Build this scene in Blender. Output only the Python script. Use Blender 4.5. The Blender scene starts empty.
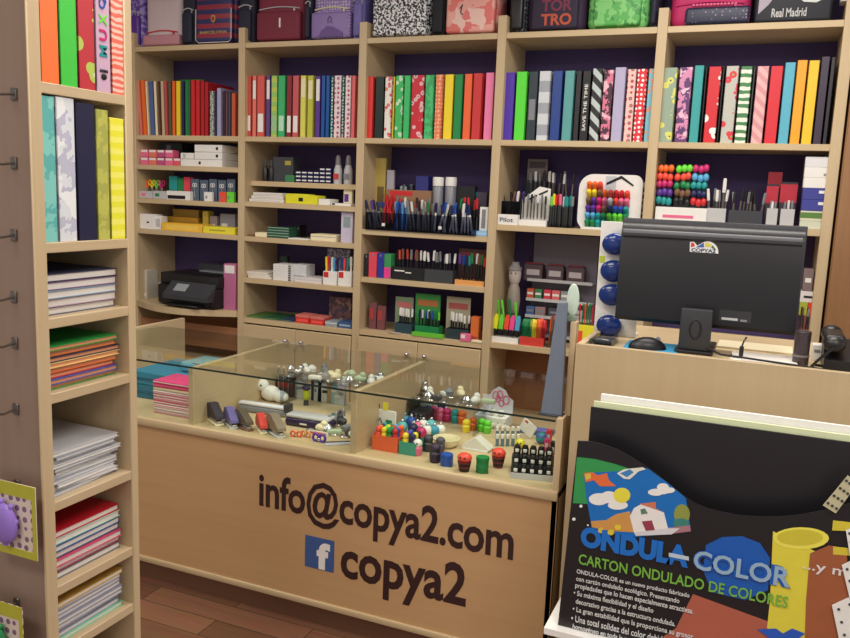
import bpy, bmesh, math, random
from mathutils import Vector, Matrix, Euler
random.seed(7)
C = bpy.context.scene.collection
SC = bpy.context.scene
R = math.radians
# ---------------------------------------------------------------- camera
FPX = 815.0
RM = Matrix(((0.92007885, 0.09643358, -0.37967811),
             (0.38973294, -0.12751954, 0.91205647),
             (0.03953649, -0.98713694, -0.15491138)))   # rows: world axes in camera (right, down, forward)
CAM = Vector((0, 0, 1.6))
cd = bpy.data.cameras.new('camera'); cam = bpy.data.objects.new('camera', cd); C.objects.link(cam)
cd.sensor_width = 36; cd.lens = 36 * FPX / 850; cd.clip_start = 0.05
cols = (RM.col[0], -RM.col[1], -RM.col[2])
m4 = Matrix.Identity(4)
for i in range(3):
    for j in range(3): m4[j][i] = cols[i][j]
m4.translation = CAM
cam.matrix_world = m4
SC.camera = cam
# ---------------------------------------------------------------- light and exposure
SC.view_settings.view_transform = 'Standard'; SC.view_settings.look = 'None'
SC.view_settings.gamma = 1.0; SC.view_settings.use_curve_mapping = False
SC.view_settings.exposure = 0.27
w = bpy.data.worlds.new('world'); SC.world = w; w.use_nodes = True
w.node_tree.nodes['Background'].inputs[0].default_value = (0.95, 0.9, 0.86, 1)
w.node_tree.nodes['Background'].inputs[1].default_value = 0.6
LIGHTS = [(-2.9, 2.4, 20), (-1.3, 1.4, 25), (-0.2, 2.9, 27), (0.6, 0.9, 32), (-1.6, -0.6, 22)]
for i, (lx, ly, e) in enumerate(LIGHTS):
    ld = bpy.data.lights.new('ceiling_panel_light', 'AREA'); ld.shape = 'RECTANGLE'; ld.size = 1.15; ld.size_y = 0.55
    ld.energy = e; ld.color = (1.0, 0.95, 0.88)
    lo = bpy.data.objects.new('ceiling_panel_light', ld); C.objects.link(lo); lo.location = (lx, ly, 2.93)

def ray(px, py):
    return RM @ Vector((px - 425, py - 319, FPX))
def hit(px, py, ax, v):           # the world point seen at a pixel on the plane axis=v
    d = ray(px, py); t = (v - CAM[ax]) / d[ax]
    return CAM + d * t
def proj(P):
    q = RM.transposed() @ (Vector(P) - CAM)
    return 425 + FPX * q.x / q.z, 319 + FPX * q.y / q.z

# ---------------------------------------------------------------- materials
def lin(c):
    c = c / 255
    return c / 12.92 if c <= .04045 else ((c + .055) / 1.055) ** 2.4
def col(c): return (lin(c[0]), lin(c[1]), lin(c[2]), 1)
_mc = {}
def newmat(name):
    m = bpy.data.materials.new(name); m.use_nodes = True
    return m, m.node_tree, m.node_tree.nodes['Principled BSDF']
def mat(c, rough=.5, metal=0.0, var=.06):
    k = (c, rough, metal)
    if k in _mc: return _mc[k]
    m, nt, b = newmat('paint_%d_%d_%d' % c)
    b.inputs['Roughness'].default_value = rough; b.inputs['Metallic'].default_value = metal
    n = nt.nodes.new('ShaderNodeTexNoise'); n.inputs['Scale'].default_value = 30
    tc = nt.nodes.new('ShaderNodeTexCoord'); nt.links.new(tc.outputs['Object'], n.inputs['Vector'])
    mx = nt.nodes.new('ShaderNodeMix'); mx.data_type = 'RGBA'
    l = col(c)
    mx.inputs[6].default_value = tuple(x * (1 - var) for x in l[:3]) + (1,)
    mx.inputs[7].default_value = tuple(min(1, x * (1 + var)) for x in l[:3]) + (1,)
    nt.links.new(n.outputs['Fac'], mx.inputs[0]); nt.links.new(mx.outputs[2], b.inputs['Base Color'])
    _mc[k] = m; return m
def pat(kind, c1, c2, c3=None, scale=40, rough=.45):
    k = (kind, c1, c2, c3, scale)
    if k in _mc: return _mc[k]
    m, nt, b = newmat('pattern_' + kind); b.inputs['Roughness'].default_value = rough
    tc = nt.nodes.new('ShaderNodeTexCoord'); L = nt.links.new; V = tc.outputs['Object']
    def mix(fac, a, bb):
        mx = nt.nodes.new('ShaderNodeMix'); mx.data_type = 'RGBA'; L(fac, mx.inputs[0])
        for i, s in ((6, a), (7, bb)):
            if isinstance(s, tuple): mx.inputs[i].default_value = s
            else: L(s, mx.inputs[i])
        return mx.outputs[2]
    def gt(sock, v):
        t = nt.nodes.new('ShaderNodeMath'); t.operation = 'GREATER_THAN'; L(sock, t.inputs[0]); t.inputs[1].default_value = v
        return t.outputs[0]
    a, bb = col(c1), col(c2); cc = col(c3) if c3 else bb
    if kind in ('dots', 'flowers'):
        v = nt.nodes.new('ShaderNodeTexVoronoi'); v.inputs['Scale'].default_value = scale; L(V, v.inputs['Vector'])
        v.inputs['Randomness'].default_value = .25 if kind == 'dots' else .9
        out = mix(gt(v.outputs['Distance'], .32 if kind == 'dots' else .42), bb, a)
        if c3: out = mix(gt(v.outputs['Distance'], .15), cc, out)
    elif kind in ('stripes', 'diagonal', 'waves', 'bands'):
        wv = nt.nodes.new('ShaderNodeTexWave'); wv.bands_direction = {'stripes': 'X', 'diagonal': 'DIAGONAL', 'waves': 'Z', 'bands': 'Z'}[kind]
        wv.inputs['Scale'].default_value = scale; wv.inputs['Distortion'].default_value = 6 if kind == 'waves' else 0
        L(V, wv.inputs['Vector']); out = mix(gt(wv.outputs['Fac'], .5), a, bb)
    else:   # blotch, sequins
        n = nt.nodes.new('ShaderNodeTexNoise'); n.inputs['Scale'].default_value = scale; L(V, n.inputs['Vector'])
        n.inputs['Detail'].default_value = 3
        out = mix(gt(n.outputs['Fac'], .5), a, bb)
        if c3:
            n2 = nt.nodes.new('ShaderNodeTexNoise'); n2.inputs['Scale'].default_value = scale * .7; L(V, n2.inputs['Vector']); n2.noise_dimensions = '4D'; n2.inputs['W'].default_value = 5
            out = mix(gt(n2.outputs['Fac'], .58), out, cc)
    L(out, b.inputs['Base Color']); _mc[k] = m; return m
def wood(name, c, axis='Z', dark=.86, rough=.42, scale=1.0):
    m, nt, b = newmat(name); L = nt.links.new
    tc = nt.nodes.new('ShaderNodeTexCoord'); mp = nt.nodes.new('ShaderNodeMapping'); L(tc.outputs['Object'], mp.inputs[0])
    s = [38 * scale, 38 * scale, 38 * scale]; s['XYZ'.index(axis)] = 1.6 * scale; mp.inputs['Scale'].default_value = s
    n = nt.nodes.new('ShaderNodeTexNoise'); n.inputs['Scale'].default_value = 1.0; n.inputs['Detail'].default_value = 6; n.inputs['Roughness'].default_value = .65
    L(mp.outputs[0], n.inputs['Vector'])
    n2 = nt.nodes.new('ShaderNodeTexNoise'); n2.inputs['Scale'].default_value = 1.7; L(tc.outputs['Object'], n2.inputs['Vector'])
    ad = nt.nodes.new('ShaderNodeMath'); ad.operation = 'MULTIPLY_ADD'; L(n2.outputs['Fac'], ad.inputs[0]); ad.inputs[1].default_value = .35
    ml = nt.nodes.new('ShaderNodeMath'); ml.operation = 'MULTIPLY'; L(n.outputs['Fac'], ml.inputs[0]); ml.inputs[1].default_value = .65; L(ml.outputs[0], ad.inputs[2])
    rp = nt.nodes.new('ShaderNodeValToRGB'); L(ad.outputs[0], rp.inputs[0]); l = col(c)
    rp.color_ramp.elements[0].position = .32; rp.color_ramp.elements[1].position = .68
    rp.color_ramp.elements[0].color = (l[0] * dark, l[1] * dark * .96, l[2] * dark * .9, 1); rp.color_ramp.elements[1].color = l
    L(rp.outputs[0], b.inputs['Base Color']); b.inputs['Roughness'].default_value = rough
    return m
def glassmat(name, tint=(235, 245, 238), ior=1.3, rough=.03):
    m = bpy.data.materials.new(name); m.use_nodes = True; nt = m.node_tree; nt.nodes.clear(); L = nt.links.new
    o = nt.nodes.new('ShaderNodeOutputMaterial'); t = nt.nodes.new('ShaderNodeBsdfTransparent'); g = nt.nodes.new('ShaderNodeBsdfGlossy')
    t.inputs[0].default_value = col(tint); g.inputs['Roughness'].default_value = rough
    lw = nt.nodes.new('ShaderNodeFresnel'); lw.inputs[0].default_value = ior
    ge = nt.nodes.new('ShaderNodeNewGeometry'); sb = nt.nodes.new('ShaderNodeMath'); sb.operation = 'SUBTRACT'; sb.inputs[0].default_value = 1; L(ge.outputs['Backfacing'], sb.inputs[1])
    mu = nt.nodes.new('ShaderNodeMath'); mu.operation = 'MULTIPLY'; L(sb.outputs[0], mu.inputs[0]); L(lw.outputs[0], mu.inputs[1])
    mx = nt.nodes.new('ShaderNodeMixShader'); L(mu.outputs[0], mx.inputs[0]); L(t.outputs[0], mx.inputs[1]); L(g.outputs[0], mx.inputs[2]); L(mx.outputs[0], o.inputs[0])
    return m
BEECH = wood('beech_veneer_upright', (206, 184, 148), 'Z')
BEECHX = wood('beech_veneer_level', (208, 186, 148), 'X')
BEECHY = wood('beech_veneer_side', (204, 182, 148), 'Y')
BEECHX_D = wood('desk_front_veneer', (190, 170, 136), 'Z', .92, .42, .8)
PANEL = wood('counter_front_veneer', (200, 162, 118), 'X', .9, .38, .6)
OAKDOOR = wood('reddish_door_wood', (160, 118, 80), 'Z', .75)
BEECH_SHADED = wood('shaded_beech_side_panel', (150, 128, 114), 'Z', .93, .6)  # beech side panel with its shadow put into a brown-grey colour
DARKW = wood('dark_kick_wood', (122, 88, 68), 'X', .85, .3)
INNER = wood('shelf_inner_brown', (160, 112, 76), 'X', .85)
GLASS = glassmat('clear_glass', (250, 253, 250)); ACR = glassmat('clear_acrylic', (232, 236, 240), 1.2); SMOKE = glassmat('smoked_acrylic', (190, 192, 205), 1.2)
GEDGE = mat((28, 44, 40), .2)
BLACK = mat((22, 22, 26), .4); DGREY = mat((58, 60, 66), .45); GREY = mat((130, 132, 138), .5); LGREY = mat((190, 190, 192), .5)
WHITE = mat((236, 234, 230), .5); PAPER = mat((228, 222, 214), .8); CHROME = mat((200, 200, 205), .25, .9); STEEL = mat((120, 115, 110), .35, .8)
SLATE = mat((112, 122, 140), .45)
RED = mat((206, 40, 46), .4); ORANGE = mat((240, 110, 40), .4); YEL = mat((240, 214, 50), .4); LIME = mat((110, 220, 60), .4)
GREEN = mat((28, 130, 74), .4); TEAL = mat((30, 150, 150), .4); BLUE = mat((30, 80, 170), .4); SKY = mat((90, 170, 215), .4)
NAVY = mat((30, 34, 84), .45); PURPLE = mat((92, 52, 150), .4); PINK = mat((232, 110, 150), .4); MAGENTA = mat((200, 40, 110), .4)
SALMON = mat((232, 120, 105), .45); CREAM = mat((238, 226, 190), .6); LILAC = mat((178, 168, 205), .5); BROWN = mat((120, 84, 60), .6)
HOTRED = mat((240, 80, 60), .4)
CN = {'red': RED, 'orange': ORANGE, 'yellow': YEL, 'lime': LIME, 'green': GREEN, 'teal': TEAL, 'blue': BLUE, 'sky blue': SKY, 'navy': NAVY,
      'purple': PURPLE, 'pink': PINK, 'magenta': MAGENTA, 'white': WHITE, 'black': BLACK, 'grey': GREY, 'brown': BROWN, 'coral': HOTRED, 'dark grey': DGREY}

# ---------------------------------------------------------------- mesh builder
class MB:
    def __init__(s): s.bm = bmesh.new(); s.mats = []
    def mi(s, m):
        if m not in s.mats: s.mats.append(m)
        return s.mats.index(m)
    def take(s, tb, m, M=None):
        i = s.mi(m)
        if M is not None: tb.transform(M)
        mp = {}
        for v in tb.verts: mp[v] = s.bm.verts.new(v.co)
        for f in tb.faces:
            try: nf = s.bm.faces.new([mp[v] for v in f.verts]); nf.material_index = i; nf.smooth = True
            except ValueError: pass
        tb.free(); return s
    def box(s, x0, x1, y0, y1, z0, z1, m, bev=0, seg=1, M=None):
        tb = bmesh.new(); bmesh.ops.create_cube(tb, size=1)
        for v in tb.verts: v.co = Vector(((x0 + x1) / 2 + v.co.x * (x1 - x0), (y0 + y1) / 2 + v.co.y * (y1 - y0), (z0 + z1) / 2 + v.co.z * (z1 - z0)))
        if bev: bmesh.ops.bevel(tb, geom=list(tb.edges) , offset=bev, segments=seg, affect='EDGES', profile=.5, clamp_overlap=True)
        return s.take(tb, m, M)
    def cyl(s, p0, p1, r0, r1, m, n=12):
        p0 = Vector(p0); p1 = Vector(p1); d = p1 - p0
        tb = bmesh.new(); bmesh.ops.create_cone(tb, cap_ends=True, segments=n, radius1=r0, radius2=r1, depth=d.length)
        q = Vector((0, 0, 1)).rotation_difference(d)
        return s.take(tb, m, Matrix.Translation((p0 + p1) / 2) @ q.to_matrix().to_4x4())
    def ball(s, c, r, m, n=12):
        if not isinstance(r, tuple): r = (r, r, r)
        tb = bmesh.new(); bmesh.ops.create_uvsphere(tb, u_segments=n, v_segments=max(6, n * 2 // 3), radius=1)
        return s.take(tb, m, Matrix.Translation(c) @ Matrix.Diagonal((*r, 1)))
    def lathe(s, prof, m, c=(0, 0, 0), n=16, M=None):
        tb = bmesh.new(); rings = []
        for r, z in prof:
            rings.append([tb.verts.new((c[0] + r * math.cos(2 * math.pi * k / n), c[1] + r * math.sin(2 * math.pi * k / n), c[2] + z)) for k in range(n)])
        for a, b in zip(rings, rings[1:]):
            for k in range(n): tb.faces.new((a[k], a[(k + 1) % n], b[(k + 1) % n], b[k]))
        tb.faces.new(rings[0][::-1]); tb.faces.new(rings[-1])
        bmesh.ops.recalc_face_normals(tb, faces=tb.faces)
        return s.take(tb, m, M)
    def tube(s, pts, r, m, n=6):
        pts = [Vector(p) for p in pts]; tb = bmesh.new(); rings = []
        for i, p in enumerate(pts):
            t = (pts[min(i + 1, len(pts) - 1)] - pts[max(i - 1, 0)]).normalized()
            u = t.cross(Vector((0.13, .31, .94))).normalized(); v = t.cross(u)
            rings.append([tb.verts.new(p + (u * math.cos(2 * math.pi * k / n) + v * math.sin(2 * math.pi * k / n)) * r) for k in range(n)])
        for a, b in zip(rings, rings[1:]):
            for k in range(n): tb.faces.new((a[k], a[(k + 1) % n], b[(k + 1) % n], b[k]))
        tb.faces.new(rings[0][::-1]); tb.faces.new(rings[-1])
        bmesh.ops.recalc_face_normals(tb, faces=tb.faces)
        return s.take(tb, m)
    def prism(s, pts, a0, a1, m, plane='XZ', M=None):     # outline in a plane, thickness along the third axis
        tb = bmesh.new()
        def P(u, v, a): return {'XZ': (u, a, v), 'XY': (u, v, a), 'YZ': (a, u, v)}[plane]
        A = [tb.verts.new(P(u, v, a0)) for u, v in pts]; B = [tb.verts.new(P(u, v, a1)) for u, v in pts]
        tb.faces.new(A); tb.faces.new(B[::-1])
        n = len(pts)
        for k in range(n): tb.faces.new((A[k], B[k], B[(k + 1) % n], A[(k + 1) % n]))
        bmesh.ops.recalc_face_normals(tb, faces=tb.faces)
        return s.take(tb, m, M)
    def mesh(s, name):
        me = bpy.data.meshes.new(name); s.bm.to_mesh(me); s.bm.free()
        for m in s.mats: me.materials.append(m)
        me.set_sharp_from_angle(angle=R(38)); return me
    def build(s, name, parent=None, loc=(0, 0, 0), rz=0):
        return link(name, s.mesh(name), parent, loc, rz)
def link(name, me, parent=None, loc=(0, 0, 0), rz=0):
    o = bpy.data.objects.new(name, me); C.objects.link(o); o.parent = parent; o.location = loc; o.rotation_euler = (0, 0, rz); return o
def tag(o, label, cat, group=None):
    o['label'] = label; o['category'] = cat
    if group: o['group'] = group
    return o
def thing(name, label, cat, loc=(0, 0, 0), rz=0, group=None, rot=None):
    o = bpy.data.objects.new(name, None); C.objects.link(o); o.location = loc; o.rotation_euler = rot or (0, 0, rz); o.empty_display_size = .02
    return tag(o, label, cat, group)
def struct(name, mb):
    o = mb.build(name); o['kind'] = 'structure'; return o
_cache = {}
def cached(key, fn):
    if key not in _cache: _cache[key] = fn().mesh(key[0])
    return _cache[key]
ORD = ['first', 'second', 'third', 'fourth', 'fifth', 'sixth', 'seventh', 'eighth', 'ninth', 'tenth', 'eleventh', 'twelfth', 'thirteenth', 'fourteenth', 'fifteenth', 'sixteenth', 'seventeenth', 'eighteenth', 'nineteenth', 'twentieth']
def lettering(name, body, m, x0, x1, z0, z1, y, parent, bold=.02, spacing=1.0, shear=0, thick=.0008, rot=0, rotz=0):
    cu = bpy.data.curves.new(name, 'FONT'); cu.body = body; cu.size = 1; cu.offset = bold; cu.extrude = .01; cu.shear = shear; cu.space_character = spacing
    cu.resolution_u = 3
    t = bpy.data.objects.new(name, cu); C.objects.link(t); dg = bpy.context.evaluated_depsgraph_get(); dg.update()
    me = bpy.data.meshes.new_from_object(t.evaluated_get(dg)); bpy.data.objects.remove(t)
    if rot: me.transform(Matrix.Rotation(rot, 4, 'Z'))
    xs = [v.co.x for v in me.vertices]; ys = [v.co.y for v in me.vertices]
    ax, bx, ay, by = min(xs), max(xs), min(ys), max(ys)
    for v in me.vertices:
        u = (v.co.x - ax) / (bx - ax); vv = (v.co.y - ay) / (by - ay); d = v.co.z
        v.co = (x0 + u * (x1 - x0), y - thick * (1 if d > 0 else 0), z0 + vv * (z1 - z0))
    me.materials.clear(); me.materials.append(m)
    return link(name, me, parent)
def pz(x, Y, z): return proj((x, Y, z))[1]
def sl(px0, px1, ytop, zs, Y):     # extents of something standing at depth Y on a shelf at height zs
    xm = hit((px0 + px1) / 2, ytop, 1, Y).x; yb = pz(xm, Y, zs); ym = (ytop + yb) / 2
    x0 = hit(px0, ym, 1, Y).x; x1 = hit(px1, ym, 1, Y).x
    h = hit((px0 + px1) / 2, ytop, 1, Y).z - zs
    return (x0 + x1) / 2, x1 - x0, max(h, .004)
# ---------------------------------------------------------------- room
fl = MB(); 
m, nt, b = newmat('laminate_floor'); L = nt.links.new
tc = nt.nodes.new('ShaderNodeTexCoord'); br = nt.nodes.new('ShaderNodeTexBrick'); L(tc.outputs['Object'], br.inputs['Vector'])
br.inputs['Scale'].default_value = 1; br.inputs['Brick Width'].default_value = .7; br.inputs['Row Height'].default_value = .11; br.inputs['Mortar Size'].default_value = .0015
br.inputs['Color1'].default_value = col((150, 106, 82)); br.inputs['Color2'].default_value = col((118, 80, 60)); br.inputs['Mortar'].default_value = col((60, 36, 28))
n = nt.nodes.new('ShaderNodeTexNoise'); mp = nt.nodes.new('ShaderNodeMapping'); mp.inputs['Scale'].default_value = (2, 30, 1); L(tc.outputs['Object'], mp.inputs[0]); L(mp.outputs[0], n.inputs['Vector']); n.inputs['Scale'].default_value = 2
mx = nt.nodes.new('ShaderNodeMix'); mx.data_type = 'RGBA'; mx.blend_type = 'MULTIPLY'; mx.inputs[0].default_value = .5
L(br.outputs['Color'], mx.inputs[6]); L(n.outputs['Color'], mx.inputs[7]); L(mx.outputs[2], b.inputs['Base Color']); b.inputs['Roughness'].default_value = .25
fl.box(-6, 3, -2.5, 4.4, -.05, 0, m); struct('floor', fl)
c = MB(); c.box(-6, 3, -2.5, 4.4, 3.0, 3.05, mat((226, 222, 214), .9)); struct('ceiling', c)
bw = MB(); bw.box(-6, 3, 4.36, 4.44, 0, 3.0, mat((74, 60, 108), .75)); struct('wall_back', bw)
lw = MB(); lw.box(-6.05, -6, -2.5, 4.4, 0, 3.0, mat((214, 204, 188), .85)); struct('wall_left', lw)
# ---------------------------------------------------------------- back shelving
PX = [-3.625 + .7700 * i for i in range(6)]; PX[0] = -3.652; PW = .0225     # upright centres and half width
ZT, ZB = 2.388, 1.87
YB = 4.0
sh = thing('shelving_unit', 'tall pale beech wall shelving with five bays and purple wall behind', 'shelving', (0, 0, 0))
for i, x in enumerate(PX):
    u = MB(); u.box(x - PW, x + PW, YB, 4.355, 0, 2.47, BEECH, .002); u.build('upright', sh)
def board(bay, z, y0=YB + .004, t=.029):
    x0 = PX[bay] + PW; x1 = PX[bay + 1] - PW
    b_ = MB(); b_.box(x0, x1, y0, 4.355, z - t, z, BEECHX, .0015); b_.build('shelf', sh)
SH = {0: [ZT, ZB, 1.692, 1.488, 1.299], 1: [ZT, ZB, 1.62, 1.500, 1.298, 1.053, .815], 2: [ZT, ZB, 1.381, 1.118, .823], 3: [ZT, ZB, 1.446, .834], 4: [ZT, ZB, 1.500, .95]}
for bay, zs in SH.items():
    for z in zs: board(bay, z, YB + (.06 if (bay == 1 and z == 1.62) else .004))
ps = MB(); x0, x1 = PX[0] + PW, PX[1] - PW - .0
pts = [(x0, 4.35), (x0, 3.99)] + [(x0 + (x1 - x0) * k / 12, 3.99 - .13 * math.sin(math.pi * k / 12)) for k in range(1, 12)] + [(x1, 3.99), (x1, 4.35)]
ps.prism(pts, .815, .852, BEECHX, 'XY'); ps.build('printer_shelf', sh)
# lower cabinets
def cabinet(bay, ztop, split):
    x0 = PX[bay] + PW; x1 = PX[bay + 1] - PW; n_ = 2 if split else 1
    for k in range(n_):
        a = x0 + (x1 - x0) * k / n_ + .002; b2 = x0 + (x1 - x0) * (k + 1) / n_ - .002
        d = MB(); d.box(a, b2, YB - .012, YB + .006, .08, ztop, BEECHX, .002); dd = d.build('cabinet_door', sh)
        kx = b2 - .05 if k == 0 else a + .05
        kn = MB(); kn.cyl((kx, YB - .012, ztop - .065), (kx, YB - .03, ztop - .065), .006, .006, CHROME); kn.ball((kx, YB - .034, ztop - .065), .012, CHROME); kn.build('knob', dd)
    p = MB(); p.box(x0, x1, YB + .03, YB + .05, 0, .08, DARKW); p.build('plinth', sh)
cabinet(1, .779, True); cabinet(2, .787, True)
for bay in (0, 3, 4):
    x0 = PX[bay] + PW; x1 = PX[bay + 1] - PW
    p = MB(); p.box(x0, x1, 4.30, 4.32, 0, {0: .81, 3: .79, 4: .91}[bay], INNER); p.build('back_board', sh)
board(0, .50); board(3, .42)
d = MB(); d.box(PX[0] + PW, PX[1] - PW, YB + .02, YB + .04, .60, .74, INNER, .002); d.build('drawer_front', sh)
# wooden door to the right of the shelving
d = thing('wardrobe', 'tall reddish wooden cupboard standing right of the pale shelving', 'cupboard', (0, 0, 0))
q = MB(); q.box(.258, 1.25, 4.0, 4.355, 0, 2.6, OAKDOOR, .003); q.build('carcass', d)
q = MB(); q.box(.262, .77, 3.98, 3.998, .05, 2.58, OAKDOOR, .003); q.build('door', d)
q = MB(); q.box(.775, 1.245, 3.98, 3.998, .05, 2.58, OAKDOOR, .003); q.build('door', d)
# ---------------------------------------------------------------- binders
def binder_parts(w, h, dp, cm, labelm=None, lv=(.1, .42), ring=False):
    key = ('cover', round(w, 3), round(h, 3), round(dp, 2), cm.name)
    def f():
        b = MB(); t = .003
        b.box(-w / 2, w / 2, 0, t, 0, h, cm, .001); b.box(-w / 2, -w / 2 + t, 0, dp, 0, h, cm, .001); b.box(w / 2 - t, w / 2, 0, dp, 0, h, cm, .001); return b
    parts = [('cover', cached(key, f))]
    def g():
        b = MB(); b.box(-w / 2 + .004, w / 2 - .004, .015, dp - .008, .006, h - .008, PAPER); return b
    parts.append(('paper_block', cached(('paper_block', round(w, 3), round(h, 3), round(dp, 2)), g)))
    if labelm:
        def l():
            b = MB(); b.box(-w * .34, w * .34, -.0012, .0002, h * lv[0], h * lv[1], labelm); return b
        parts.append(('spine_label', cached(('spine_label', round(w, 3), round(h, 3), labelm.name, lv), l)))
    return parts
def put(name, label, cat, parts, loc, rot=(0, 0, 0), group=None):
    t = thing(name, label, cat, loc, 0, group, rot)
    for n_, me in parts: link(n_, me, t)
    return t
W = WHITE
rosy = mat((196, 84, 80), .45); drk = mat((140, 40, 50), .4); olive = mat((196, 196, 70), .45)
wflow = pat('flowers', (240, 236, 228), (224, 90, 110), (240, 200, 60), 45)
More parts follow.
